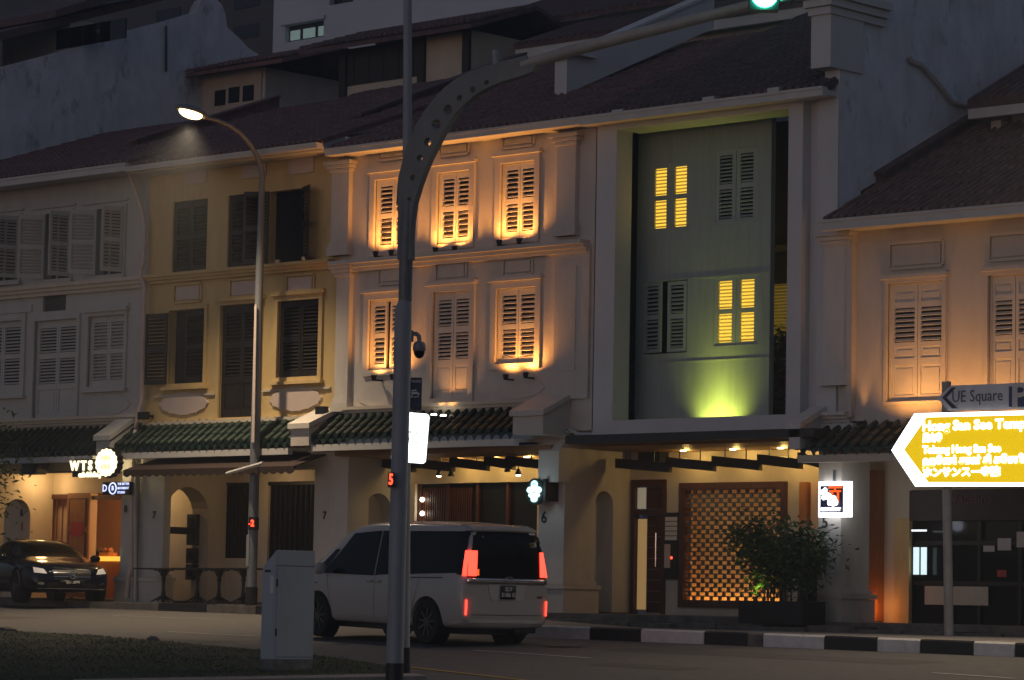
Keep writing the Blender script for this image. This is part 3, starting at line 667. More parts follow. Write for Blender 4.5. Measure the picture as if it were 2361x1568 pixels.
for x, y in ((331, 958), (742, 946)):
    c = F(x, y, -.25); t = MB().box(c.x - .12, c.x + .12, c.y - .06, c.y + .06, c.z - .08, c.z + .07); t.box(c.x - .02, c.x + .02, c.y + .06, 0, c.z - .03, c.z + .02); t.build('floodlight', m_black, h7)
fl = thing('tube_lamp', F(558, 1078, -1.3), 'pale slanting tube lamp on an arm across the brown awning', 'lamp')
MB().tube([F(523, 1092, -1.35), F(606, 1068, -1.35)], .035, 8).build('tube', m_gutter, fl); MB().tube([F(590, 1073, -1.33), F(592, 1060, -.97)], .015, 6).build('arm', m_steel, fl)
# right party pillar
pillar(h7, F(728, 1200).x, F(805, 1200).x, -.05, .5, .40, F(765, 1032).z, m_warm)
text('7', 'numeral', m_numb, h7, F(748, 1189, -.06), .2, .003, .004)
canopy_end(h7, F(733, 1000).x, F(775, 1000).x, F(760, 960).z - .12, F(745, 1012, -.62).z, m=m_warm)
pr7 = MB(); _pa = [F(325, 327, -.35), F(786, 172, 4.6)]
# ================================================================== house 6 (orange lit)
h6 = house('shophouse', X76, 'white shophouse washed in orange by uplights under its shuttered windows, number 6')
b3 = [RC(866, 943, 412, 577), RC(1010, 1084, 396, 562), RC(1156, 1234, 374, 548)]
b2 = [RC(852, 930, 690, 853), RC(1146, 1236, 664, 838)]; b2d = RC(998, 1084, 672, 918)
ze6 = F(1020, 314, -.4).z + .06
zc6 = F(1000, 960, 0).z
MB().wall(X76 + .004, X65, zc6 - .35, ze6, 0, .3, b3 + b2 + [b2d]).build('wall', m_warm, h6)
for r in b3: window(h6, r, m_wshut, surr=m_warm, w=.13, sill=False, pitch=.092, sf=.62, sw=.05)
w = window(h6, b2[0], m_wshut, surr=m_warm, w=.13, sill=False, gap=.09, pitch=.092, sf=.64, sw=.05)
window(h6, b2[1], m_wshut, surr=m_warm, w=.13, sill=False, pitch=.092, sf=.66, sw=.05)
window(h6, b2d, m_wshut, rows=R3, surr=m_warm, w=.12, sill=False)
for r in (RC(880, 930, 335, 362), RC(1020, 1078, 322, 352), RC(1166, 1228, 303, 333)): plaque(h6, r, m_warm, border=m_warm)
for r in (RC(880, 940, 618, 648), RC(1012, 1072, 604, 640), RC(1168, 1224, 602, 628)): plaque(h6, r, m_warm, border=m_warm)
for r in (RC(825, 940, 885, 940), RC(1130, 1255, 870, 920)): oval(h6, r, m_warm, t=.022)
cornice(h6, X76 - .05, X65 - .12, F(1050, 578, -.2).z, m_warm, 3, .07, .08)
cornice(h6, X76 + .3, X65 - .9, F(1000, 930, -.1).z, m_cream, 3, .06, .045, 'lower_cornice')
pilaster(h6, 772, 812, 372, 590, m_warm); pilaster(h6, 1292, 1335, 308, 545, m_warm)
pilaster(h6, 782, 812, 612, 950, m_warm)
X0, X1, Z0, Z1 = RC(1283, 1362, 575, 920); MB().box(X0, X1, -.06, .02, Z0, Z1).build('pilaster', m_warm, h6); MB().box(X0 + .1, X1 - .3, -.075, -.0595, Z0 + .5, Z1 - .3).build('pilaster_panel', m_warm, h6)
OR = (1, .38, .075)
for x, y in ((866, 583), (902, 580), (1004, 574), (1048, 571), (1151, 557), (1197, 553)): uplight(h6, x, y, 34, OR, out=.22, ang=158, up=1.35)
for x, y in ((862, 868), (905, 866), (1166, 866), (1212, 862)): uplight(h6, x, y, 31, OR, out=.22, ang=158, up=1.3)
for x, y in ((1000, 962), (1022, 964)):
    c = F(x, y, -.35); o = MB().lathe([(0, -.05), (.05, -.04), (.07, .03), (0, .04)], c, 'z', 10).build('canopy_lamp', m_black, h6); MB().lathe([(0, .041), (.06, .041), (.045, .062), (0, .066)], c, 'z', 10).build('lamp_glass', e_spot, o)
    light('SPOT', 'canopy_beam', c + Vector((0, 0, .09)), 9, OR, o, .03, c + Vector((.1, .3, 1)), 80, .7)
main_roof(h6, X76, X65, ze6, .40, Y0=-.34, m=m_clay, gut=.13)
tile_canopy(h6, F(775, 1000).x, F(1243, 1000).x, F(1000, 952, 0).z, F(1000, 1003, -.62).z)
canopy_end(h6, F(1243, 960).x + .02, F(1290, 960).x + .25, F(1262, 925).z - .15, F(1262, 985, -.62).z, m=m_warm)
def lit_walkway(h, X0, X1, lights, beams, col=(1, .64, .18), pw=4.5, zc=CEIL):
    ce = MB().box(X0, X1, -.3, YB, zc, zc + .08).build('walkway_ceiling', m_teak, h)
    for i in range(12):
        y = -.3 + (YB + .3) * i / 12
        MB().box(X0 + .002, X1 - .002, y + .005, y + (YB + .3) / 12 - .005, zc - .02, zc - .002).build('ceiling_board', m_teak, ce)
    for x, y, Y in lights:
        Y = 1.25; c = F(x, y, Y); c = Vector((c.x, Y, zc - .035)); o = MB().lathe([(0, .0), (.05, .0), (.06, .012), (0, .014)], c, 'z', 12).build('downlight', e_warm, h)
        light('POINT', 'downlight_glow', c - Vector((0, -.1, .07)), pw, col, o, .05)
    for x0, x1, y0, y1, Y in beams:
        a, b = F(x0, (y0 + y1) / 2, Y).x, F(x1, (y0 + y1) / 2, Y).x; za, zb_ = F(x0, y0, Y).z, F(x1, y1, Y).z
        zt_ = F((x0 + x1) / 2, y0, Y).z; zb_ = F((x0 + x1) / 2, y1, Y).z; s_ = .14; th = .17; zm = (zt_ + zb_) / 2
        bm = MB(); bm.hexa([(a, Y, zm - th / 2 + .05), (b, Y, zm - th / 2 - .05), (b, Y + .12, zm - th / 2 - .05), (a, Y + .12, zm - th / 2 + .05)], [(a, Y, zm + th / 2 + .05), (b, Y, zm + th / 2 - .05), (b, Y + .12, zm + th / 2 - .05), (a, Y + .12, zm + th / 2 + .05)])
        o = bm.build('louvre_beam', m_beam, h)
        for t in (.25, .7): x = a + (b - a) * t; MB().box(x - .008, x + .008, Y + .05, Y + .066, zm + th / 2 - .05, zc - .02).build('hanger', m_black, o)
lit_walkway(h6, X76 + .3, X65 - .7, [(900, 1045, .6), (1050, 1040, .6), (1135, 1038, .9), (1215, 1036, .9)],
            [(880, 950, 1064, 1082, 1.0), (945, 1040, 1062, 1082, 1.0), (1035, 1120, 1060, 1080, 1.0), (1115, 1180, 1058, 1076, 1.0), (1165, 1245, 1056, 1076, 1.0)])
s1 = RC(955, 1238, 1113, 1330, YB); s2 = RC(838, 894, 1113, 1330, YB)
MB().wall(F(790, 1200).x - .28, F(1301, 1200).x - .42, FLOOR, CEIL, YB, YB + .2, [(s1[0], s1[1], FLOOR + .01, s1[3])]).build('shop_wall', m_cream, h6)
for r in (s1,):
    w = MB().box(r[0] + .003, r[1] - .003, YB + .14, YB + .17, FLOOR + .01, r[3] - .003).build('shop_window', m_glass, h6)
    n = 4 if r is s1 else 1
    for i in range(n + 1):
        x = r[0] + .04 + (r[1] - r[0] - .08) * i / n; MB().box(x - .035, x + .035, YB + .06, YB + .12, FLOOR + .01, r[3] - .003).build('mullion', m_brown, w)
    if r is s1:
        for i in range(22):
            x = r[0] + .12 + i * .06; MB().box(x, x + .03, YB + .1, YB + .13, FLOOR + .4, r[3] - .08).build('blind_strip', m_brown, w)
cross_wall(h6, F(790, 1200).x, .5, YB, FLOOR, CEIL, .57, 1.3, FLOOR + 1.75, m_warm, .3)
for x, y, mm in ((1012, 1095, e_spot), (1170, 1086, e_warm), (1195, 1093, e_spot), (1040, 1096, e_warm)):
    c = F(x, y, 1.1); t = thing('spot_lamp', c, {1012: 'bright bare spot lamp hanging left under the dark beams of number 6', 1170: 'small black spot lamp hanging third from the left under the dark beams', 1195: 'bright tilted spot lamp hanging nearest the pillar of number 6', 1040: 'black conical lamp hanging second from the left under the dark beams'}[x], 'lamp', 'spot lamps under the beams of number 6')
    MB().lathe([(0, .1), (.03, .09), (.06, .01), (.065, -.02)], c, 'z', 12).build('shade', m_black, t); MB().box(c.x - .006, c.x + .006, c.y - .006, c.y + .006, c.z + .09, c.z + .24).build('stem', m_black, t)
    MB().lathe([(0, -.04 if mm is e_spot else -.016), (.035, -.035 if mm is e_spot else -.015), (.056, -.008), (0, .0)], c, 'z', 12).build('bulb', mm, t)
    if mm is e_spot: light('SPOT', 'spot_beam', c - Vector((0, 0, .06)), 3, (1, .8, .5), t, .04, c - Vector((0, .1, 1)), 110, .5)
for i, (x, y) in enumerate(((976, 1152), (976, 1184), (1092, 1090))):
    if i < 2:
        c = F(x, y, YB + .05); tag(MB().lathe([(0, -.045), (.03, -.035), (.045, 0), (.03, .035), (0, .045)], (c.x, YB + .02, c.z), 'z', 12).build('globe_lamp', e_spot), ('upper' if i == 0 else 'lower') + ' small white globe lamp in the dark window of number 6', 'lamp', 'globe lamps in the dark window')
pillar(h6, F(1246, 1200).x, F(1305, 1200).x + .0, -.05, .75, .39, F(1262, 1000).z, m_warm)
text('6', 'numeral', m_numb, h6, F(1254, 1194, -.06), .29, .003, .004)
t = MB(); z1_, z0_ = F(1262, 1040, -.3).z, F(1262, 1112, -.3).z; x0_, x1_ = F(1243, 1075, -.3).x, F(1290, 1075, -.3).x
t.prism([(x0_, -.32, z0_), (x0_, -.32, z1_), (x0_, .0, z1_ + .35), (x0_, .0, z0_)], (x1_ - x0_, 0, 0)); t.build('canopy_bracket', m_warm, h6)
cv = MB()
for k in range(3): cv.tube([F(1290 + 6 * k, 1000, -.1), F(1310 + 6 * k, 985 + 5 * k, -.15), F(1335, 1000 + 4 * k, -.2), F(1372, 1003 + 3 * k, -.3)], .02, 6)
cv.tube([F(1292, 1010, -.1), F(1287, 1080, -.2), F(1283, 1098, -.25), F(1268, 1108, -.3)], .028, 6)
smooth_by_angle(cv.build('cable', m_grey, h6), 60)

# ================================================================== house 5 (white frame, green panel)
h5 = house('shophouse', X65, 'modern white framed shophouse with a pale green shuttered panel lit yellow')
ze5 = F(1640, 236, -.4).z + .06
zbt = F(1625, 962, -.12).z; ztp = F(1640, 272, -.12).z
fx0, fx1 = F(1372, 640, -.12).x, F(1417, 640, -.12).x; fx2, fx3 = F(1815, 600, -.12).x, F(1848, 600, -.12).x
zfb = F(1625, 1000, -.12).z
fr = MB()
fr.box(fx0, fx1, -.12, .3, zfb, ze5 - .1); fr.box(fx2, fx3, -.12, .3, zfb, ze5 - .1)
fr.box(fx1, fx2, -.12, .22, zfb, zbt); fr.box(fx1, fx2, .22, .9, zfb, zbt - .22); fr.box(fx1, fx2, -.12, .5, ztp, ze5 - .1)
fr.build('frame_surround', m_frame, h5)
YP = .75
px0, px1 = F(1468, 600, YP).x, F(1776, 600, YP).x
PW = [RC(1497, 1594, 374, 536, YP), RC(1646, 1748, 343, 515, YP), RC(1484, 1584, 648, 815, YP), RC(1643, 1750, 634, 800, YP)]
MB().wall(px0, px1, zbt - .1, ztp + .3, YP, YP + .12, PW).build('panel', m_panel, h5)
RP = [(.05, .47, 's'), (.54, .95, 's')]
for i, r in enumerate(PW):
    lit = i in (0, 3)
    if i == 2:
        w = window(h5, r, m_gnshut, leaves=False, Yw=YP); xm = r[0] + (r[1] - r[0]) * .5
        swung_leaf(w, r[0] + .02, YP, r[2] + .02, r[3] - .02, (r[1] - r[0]) * .46, rad(-9), m_gnshut, RP, sw=.07); leaf(w, xm + .04, r[1] - .02, r[2] + .02, r[3] - .02, YP + .03, m_gnshut, RP, sw=.07)
    else: window(h5, r, m_gnshut, rows=RP, Yw=YP, back=e_yellow if lit else m_dark, sw=.085, inset=.03, pitch=.062, sf=.6 if lit else .76, ms=m_litslat if lit else None)
for yy in (640, 832):
    z = F(1620, yy, YP).z; MB().box(px0 + .002, px1 - .002, YP - .012, YP - .001, z - .012, z + .012).build('cover_strip', m_panel, h5)
# side recesses behind the panel, their shade put in as near-black walls
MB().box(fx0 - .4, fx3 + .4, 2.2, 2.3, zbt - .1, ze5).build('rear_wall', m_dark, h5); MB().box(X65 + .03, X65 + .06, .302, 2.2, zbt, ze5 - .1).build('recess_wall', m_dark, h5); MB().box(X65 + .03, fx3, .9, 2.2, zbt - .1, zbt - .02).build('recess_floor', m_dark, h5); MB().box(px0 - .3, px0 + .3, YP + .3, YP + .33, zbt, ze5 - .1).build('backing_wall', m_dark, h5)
r = RC(1765, 1830, 655, 775, 2.15); w = MB().box(r[0], r[1], 2.16, 2.19, r[2], r[3]).build('window', glow('dim lit window', (1, .66, .1), .03), h5)
n = 16
for i in range(n): ubox('slat', m_gnshut, w, ((r[0] + r[1]) / 2, 2.12, r[2] + (r[3] - r[2]) * (i + .5) / n), (r[1] - r[0], .008, (r[3] - r[2]) / n * .8), (LT, 0, 0))
r = RC(1765, 1830, 565, 580, 2.1); MB().box(r[0], r[1], 2.1, 2.19, r[2], r[3]).build('ledge', m_steel, h5)
YG = (.93, 1, .13)
c = Vector(((F(1612, 955, YP).x + F(1712, 955, YP).x) / 2, .46, zbt - .16))
o = MB().box(c.x - .6, c.x + .6, c.y - .06, c.y + .06, zbt - .217, zbt - .17).build('uplight', m_black, h5)
for dx in (-.26, .0, .26): light('SPOT', 'uplight_beam', c + Vector((dx, .0, 0)), 26, YG, o, .08, c + Vector((dx, YP - c.y, .4)), 112, 1.0)
light('SPOT', 'uplight_beam', c + Vector((0, -.05, 0)), 26, YG, o, .1, c + Vector((.0, YP - c.y - .02, 1.4)), 60, 1.0)
light('SPOT', 'uplight_beam', c + Vector((0, -.1, 0)), 6, (1, .85, .15), o, .05, c + Vector((0, -.28, 8)), 60, .6)
pilX0, pilX1 = F(1888, 600).x, F(1934, 600).x
main_roof(h5, X65, F(1936, 400, 0).x - .02, ze5, .44, Y0=-.34, m=m_clayd, gut=.15)
MB().box(X65 - .02, fx0 - .002, .0, .3, zfb, ze5 - .1).build('side_wall', m_warm, h5)
MB().box(fx3 + .002, pilX0, .1, .35, zfb - .2, ze5 - .1).build('side_wall', m_frame, h5)
for x in (1430, 1640, 1790):
    c = F(x, 262 - (x - 1430) * .14, -.35); MB().box(c.x - .12, c.x + .12, -.44, -.14, c.z - .03, c.z + .06).build('gutter_bracket', m_gutter, h5)
# canopy and walkway
cz = F(1600, 1010, -.6).z
MB().box(F(1312, 1010, -.6).x, F(1884, 1000, -.6).x, -.7, .0, cz - .04, cz + .1).build('steel_canopy', m_steel, h5)
MB().box(F(1312, 1010, -.6).x, X54, -.0, .3, cz - .04, zfb).build('front_beam', m_frame, h5)
zc5 = cz - .06
lit_walkway(h5, X65 - .3, X54 + .1, [(1400, 1032, .2), (1575, 1026, .4), (1690, 1024, .4), (1800, 1022, .4), (1870, 1020, .4)],
            [(1418, 1540, 1060, 1086, 1.0), (1535, 1642, 1056, 1084, 1.0), (1640, 1748, 1053, 1082, 1.0), (1745, 1842, 1050, 1078, 1.0), (1838, 1888, 1047, 1074, 1.0)], zc=zc5, pw=4)
# wall of the shop front
dd = RC(1455, 1536, 1106, 1404, YB); bs = RC(1568, 1815, 1112, 1402, YB)
MB().wall(F(1301, 1200).x - .4, X54 + .9, FLOOR - .1, zc5, YB, YB + .15, [(dd[0], dd[1], FLOOR - .09, dd[3]), bs]).build('shop_wall', m_cream, h5)
door = MB(); x0, x1, z0, z1 = dd[0], dd[1], FLOOR - .09, dd[3]
door.box(x0 + .003, x0 + .1, YB - .03, YB + .1, z0, z1 - .003); door.box(x1 - .1, x1 - .003, YB - .03, YB + .1, z0, z1 - .003); door.box(x0 + .1, x1 - .1, YB - .03, YB + .1, z1 - .12, z1 - .003); door.box(x0 + .1, x1 - .1, YB - .03, YB + .1, z1 - .62, z1 - .54)
dr = door.build('door', m_brown, h5)
for i in range(9):
    a = x0 + .11 + .0; zz0 = z0 + .05 + i * (z1 - .68 - z0) / 9; MB().box(x0 + .36, x1 - .105, YB + .02, YB + .05, zz0, zz0 + (z1 - .68 - z0) / 9 - .006).build('door_plank', m_brown, dr)
g = glow('lit door glass', (1, .62, .24), .13)
MB().box(x0 + .13, x0 + .33, YB + .03, YB + .05, z0 + .1, z1 - .7).build('glass_strip', g, dr); MB().box(x0 + .11, x0 + .3, YB + .03, YB + .05, z1 - .52, z1 - .14).build('glass_strip', glow('lit transom glass', (.8, .7, .5), .12), dr); MB().box(x0 + .33, x1 - .1, YB + .03, YB + .05, z1 - .52, z1 - .14).build('transom_panel', m_brown, dr)
hz = F(1523, 1268, YB).z; MB().tube([(x1 - .17, YB - .08, hz - .3), (x1 - .17, YB - .08, hz + .3)], .018, 8).build('handle', m_chrome, dr)
ac = RC(1422, 1500, 1053, 1062, 1.6); MB().box(F(1496, 1058, 1.5).x - .25, F(1496, 1058, 1.5).x + .25, 1.5, 1.9, F(1496, 1058, 1.5).z - .05, F(1496, 1058, 1.5).z + .12).build('vent_box', m_black, h5)
nb = RC(1537, 1566, 1182, 1336, YB)
bd = thing('notice_board', F(1551, 1260, YB - .06), 'black notice board with white strips between the brown door and the glowing screen', 'notice board')
MB().box(nb[0], nb[1], YB - .05, YB - .003, nb[2], nb[3]).build('board', m_black, bd)
for i in range(5):
    z = nb[3] - .08 - i * .085; MB().box(nb[0] + .01, nb[1] - .01, YB - .062, YB - .051, z - .07, z - .0).build('name_strip', m_paper, bd)
MB().box(nb[0] + .0, nb[0] + .13, YB - .062, YB - .051, nb[3] - .98, nb[3] - .56).build('notice_sheet', m_pink, bd)
MB().lathe([(0, 0), (.025, 0), (.02, -.01), (0, -.012)], (nb[1] - .13, YB - .052, nb[3] - .8), 'y', 10).build('red_lamp', e_num, bd)
e_strip = glow('added hidden strip', (1, .66, .3), 1.7)
# glowing screen of glazed blocks in front of an amber wall
sc = MB(); x0, x1, z0, z1 = bs; e = .12
sc.box(x0, x0 + e, YB - .05, YB + .15, z0, z1); sc.box(x1 - e, x1, YB - .05, YB + .15, z0, z1); sc.box(x0 + e, x1 - e, YB - .05, YB + .15, z1 - e, z1); sc.box(x0 + e, x1 - e, YB - .05, YB + .15, z0, z0 + e)
scr = sc.build('block_screen', m_brown, h5)
ix0, ix1, iz0, iz1 = x0 + e, x1 - e, z0 + e, z1 - e
nc, nr = 11, 25; cw, ch = (ix1 - ix0) / nc, (iz1 - iz0) / nr; lnk = 0
shelf = MB()
for j in range(nr + 1): shelf.box(ix0, ix1, YB + .002, YB + .036, iz0 + j * ch - .01, iz0 + j * ch + .01)
shelf.build('mortar_bed', m_tealtile, scr)
for j in range(nr):
    off = 0 if j % 2 else .5
    for i in range(nc + 1):
        a = ix0 + (i + off - .5) * cw - cw * .15; b = a + cw * .3; a, b = max(a, ix0), min(b, ix1)
        if b - a < .03: continue
        ubox('brick', m_tealtile, scr, ((a + b) / 2, YB + .02 + random.uniform(-.005, .005), iz0 + (j + .5) * ch), (b - a, .035, ch - .021))
MB().box(ix0 - .05, ix1 + .05, YB + .36, YB + .4, iz0 - .1, iz1 + .1).build('amber_wall', m_amber, scr)
bx = MB(); bx.box(ix0 - .06, ix0 - .03, YB + .15, YB + .36, iz0 - .1, iz1 + .1); bx.box(ix1 + .03, ix1 + .06, YB + .15, YB + .36, iz0 - .1, iz1 + .1); bx.box(ix0 - .03, ix1 + .03, YB + .15, YB + .36, iz1 + .07, iz1 + .1); bx.box(ix0 - .03, ix1 + .03, YB + .15, YB + .36, iz0 - .1, iz0 - .07); bx.build('light_box', m_amber, scr)
MB().box(ix0, ix1, YB + .2, YB + .24, iz0 - .065, iz0 - .03).build('light_strip', glow('amber light strip', (1, .6, .2), 5), scr)
for j in range(2, nr, 4): MB().box(ix0, ix1, YB + .04, YB + .055, iz0 + j * ch - .009, iz0 + j * ch + .009).build('light_strip', e_strip, scr)  # extra unseen strips added behind the beds to even the glow
# opening right of the screen
r = RC(1850, 1884, 1112, 1330, YB - .02); MB().box(r[0], r[0] + .16, YB - .12, YB - .003, FLOOR, r[3]).build('door_post', m_orange, h5); MB().box(r[0] + .2, r[0] + .5, YB - .06, YB - .003, FLOOR, r[3]).build('side_door', m_pinkwall, h5)
cross_wall(h5, F(1301, 1200).x, .75, YB, FLOOR - .05, zc5, .8, 1.3, FLOOR + 1.85, m_warm, .4)
p5x0, p5x1 = F(1886, 1300, -.15).x, F(1938, 1300, -.15).x
pillar(h5, p5x0, p5x1, -.15, .62, .30, F(1900, 1000).z, m_warm, cap=False)
text('5', 'numeral', m_numb, h5, F(1902, 1205, -.165), .27, .003, .004)
MB().box(p5x0, p5x1 + .2, -.14, .6, F(1900, 1000).z - .02, zfb + .1).build('pillar_head', m_frame, h5)
# right party wall rising above the lower neighbour
zpt = F(1955, 20, 1.0).z
pw = MB(); pw.box(pilX0, pilX1, -.05, .35, F(1900, 985).z, ze5 + .0)
pw.build('pilaster', m_frame, h5)
XW = F(1936, 400, 0).x; n = (1, 0, 0); P0 = (XW, 0, 0)
poly = [(1936, 160), (1985, 160), (1985, 40), (2010, -30), (2420, -120), (2420, 280), (2300, 262), (1985, 440), (1985, 960), (1936, 960)]
pts = [PL(a, b, P0, n) for a, b in poly]
bm = bmesh.new(); f_ = bm.faces.new([bm.verts.new(p) for p in pts]); ret = bmesh.ops.extrude_face_region(bm, geom=[f_]); bmesh.ops.translate(bm, vec=(-.3, 0, 0), verts=[q for q in ret['geom'] if isinstance(q, bmesh.types.BMVert)]); bmesh.ops.recalc_face_normals(bm, faces=bm.faces); bmesh.ops.triangulate(bm, faces=[q for q in bm.faces if len(q.verts) > 4])
me = bpy.data.meshes.new('party_wall'); bm.to_mesh(me); bm.free(); me.transform(Matrix.Translation(-worg(h5))); me.materials.append(m_gable); link('party_wall', me, h5)
a = PL(1985, 160, P0, n); q = MB(); zt_ = PL(1960, 50, P0, n).z; zb_ = PL(1950, 160, P0, n).z
q.box(XW - .35, XW + .05, a.y - .9, a.y + .0, ze5 + .3, zb_ + 1.0)
for i in range(3): q.box(XW - .38 - .06 * i, XW + .08 + .06 * i, a.y - .95 - .06 * i, a.y + .6, zb_ + .85 + i * .13, zb_ + .97 + i * .13)
q.build('parapet_pier', m_frame, h5)
ra = F(1905, 200, -.4); q = MB(); q.hexa([F(1890, 140, .3), F(1962, 128, .3), F(1962, 120, .9), F(1890, 132, .9)], [F(1890, 128, .3), F(1962, 112, .3), F(1962, 108, .9), F(1890, 122, .9)]); q.build('flashing', m_steel, h5)
# pipe on that wall
q = MB(); q.tube([PL(x, y, (XW + .06, 0, 0), n) for x, y in ((2098, 130), (2100, 140), (2125, 150), (2165, 195), (2195, 235), (2232, 245))], .045, 8); smooth_by_angle(q.build('drain_pipe', m_grey, h5), 60)

# ================================================================== house 4 (right)
h4 = house('shophouse', X54, 'low two storey shophouse at the right with panelled double shutters lit orange from below')
ze4 = F(2130, 492, -.6).z + .06
d1 = RC(2048, 2176, 650, 925); d2 = RC(2280, 2395, 632, 910)
MB().wall(pilX1 + .01, XR, F(2100, 1000).z - .3, ze4, 0, .3, [d1, d2]).build('wall', m_warm, h4)
R4 = [(.04, .3, 'p'), (.36, .46, 'p'), (.5, .8, 's'), (.85, .95, 'p')]
for r in (d1, d2): window(h4, r, m_wshut, rows=R4, surr=m_warm, w=.06, sill=False, head=True, pitch=.075)
plaque(h4, RC(2060, 2170, 565, 610), m_warm, border=m_warm); plaque(h4, RC(2290, 2400, 545, 590), m_warm, border=m_warm)
pilaster(h4, 1906, 1962, 535, 890, m_white); MB().box(*(lambda r: (r[0], r[1], -.12, .01, r[2], r[3]))(RC(1962, 1974, 535, 962))).build('pilaster_edge', m_warm, h4)
main_roof(h4, F(1898, 500, -.55).x, XR, ze4, .49, m=m_clay, gut=.17, Y1=7.0)
tile_canopy(h4, F(1895, 1020).x, XR, F(2000, 982, 0).z, F(2000, 1030, -.62).z, m=m_green, gutm=m_cream)
cornice(h4, F(1870, 960).x, F(1965, 960).x, F(1918, 950, -.1).z, m_white, 3, .06, .06, 'corner_cornice')
canopy_end(h4, F(1880, 1000).x, F(1905, 1000).x, F(1895, 955).z - .12, F(1895, 1010, -.62).z - .05, m=m_white)
OR2 = (1, .42, .1)
for x in (2052, 2105, 2200, 2290): uplight(h4, x, 976, 20, OR2, out=.5, ang=130, up=1.2)
uplight(h4, 1982, 975, 12, OR2, out=.12, ang=40, up=1.5)
MB().box(F(1965, 1000).x, XR, .0, .3, FLOOR + 2.5, F(2100, 1000).z - .3).build('front_beam', m_cream, h4)
MB().box(X54 + .5, XR, .3, YB, CEIL - .2, CEIL - .1).build('walkway_ceiling', m_cream, h4)
so_ = RC(2100, 2420, 1128, 1424, 1.2)
MB().wall(F(2000, 1250, 1.2).x, XR, FLOOR - .15, CEIL - .2, 1.2, 1.4, [(so_[0], XR - .2, FLOOR - .14, so_[3])]).build('shop_wall', m_cream, h4)
MB().box(F(2010, 1300, 1.1).x, F(2031, 1300, 1.1).x, 1.0, 1.18, FLOOR - .1, CEIL - .4).build('door_post', m_orange, h4)
MB().box(F(2060, 1300, 1.1).x, F(2094, 1300, 1.1).x, 1.12, 1.198, FLOOR - .12, F(2080, 1195, 1.1).z).build('wall_panel', m_yellow, h4)
light('POINT', 'post_uplight', (F(2022, 1400, .85).x, .85, FLOOR + .12), 1.6, (1, .33, .06), h4, .03)
sf = MB().box(so_[0] + .01, XR - .2, 1.32, 1.36, FLOOR - .14, so_[3] - .003).build('shop_window', m_glass, h4)
for x in (2104, 2180, 2258, 2352): p = F(x, 1250, 1.25); MB().box(p.x - .03, p.x + .03, 1.24, 1.3, FLOOR - .13, so_[3] - .003).build('mullion', m_dwood, sf)
for y in (1252, 1345): z = F(2200, y, 1.25).z; MB().box(so_[0] + .01, XR - .2, 1.245, 1.295, z - .035, z + .035).build('transom', m_dwood, sf)
zs0, zs1 = F(2200, 1200, 1.1).z, F(2200, 1130, 1.1).z
fa = thing('shop_fascia', F(2230, 1165, 1.1), 'dark maroon shop fascia with faded cursive lettering behind the sign pole', 'shop sign')
MB().box(so_[0] + .02, XR - .2, 1.12, 1.19, zs0, zs1).build('board', mat('maroon fascia board', (.035, .012, .012), .6, .15, 5), fa)
text('L Vacelina', 'lettering', mat('faded lettering', (.2, .1, .09), .7, .2, 9), fa, F(2228, 1150, 1.1), .24, .003, .0)
r = RC(2130, 2276, 1352, 1395, 1.2); MB().box(r[0], r[1], 1.225, 1.243, r[2], r[3]).build('kick_panel', m_cream, sf)
fd = thing('display_fridge', F(2130, 1300, 1.7), 'glowing glass display fridge inside the dark shop at the right', 'fridge')
r = RC(2104, 2172, 1255, 1348, 1.5); q = MB(); q.box(r[0], r[1], 1.6, 1.62, r[2], r[3]); 
r = RC(2107, 2132, 1262, 1325, 1.22); MB().box(r[0], r[1], 1.19, 1.215, r[2] - .05, r[3] + .04).build('cabinet', m_dark, fd)
for k in range(2): MB().box(r[0] + .02 + k * .15, r[0] + .13 + k * .15, 1.175, 1.188, r[2], r[3]).build('lit_shelf', e_tube, fd)
for x0, x1, y0, y1, lab in ((2298, 2329, 1241, 1269, 'white paper notice high on the dark shop window at the right'), (2265, 2291, 1258, 1272, 'small wide pale label on the dark shop window'), (2342, 2372, 1226, 1262, 'pale paper notice at the right edge of the dark shop window')):
    r = RC(x0, x1, y0, y1, 1.2); tag(MB().box(r[0], r[1], 1.224, 1.236, r[2], r[3]).build('paper_notice', m_paper), lab, 'notice')
r = RC(2297, 2318, 1314, 1330, 1.2); tag(MB().box(r[0], r[1], 1.224, 1.238, r[2], r[3]).build('paper_notice', m_red), 'small red sticker low on the dark shop window', 'notice')
r = RC(2118, 2150, 1222, 1226, 1.2); tag(MB().box(r[0], r[1], 1.0, 1.04, r[2], r[3]).build('tube_lamp', glow('faint tube lamp', (.9, .95, 1), .8)), 'thin faint tube lamp hanging inside the dark shop window', 'lamp')
# platforms and steps below the fronts
for nm, X0, X1, z in (('plinth', X65 - .9, X54 - .1, .40), ('plinth', X54 - .1, XR, .35)):
    tag(MB().box(X0, X1, -.55, YB + .2, -.1, z).build(nm, m_conc), kind='structure')
tag(MB().box(X9, X65 - .9, .9, YB + .2, -.1, FLOOR).build('plinth', m_conc), kind='structure'); tag(MB().box(-2.2, X65 - .9, -.5, .9, -.1, .44).build('plinth', m_conc), kind='structure')
for i in range(16):
    x = X65 - .8 + i * .92; tag(MB().box(x, x + .9, -1.2 + random.uniform(-.05, .05), -.55, -.1, .31 + random.uniform(-.03, .03) - .006 * i).build('step', m_conc), kind='structure')

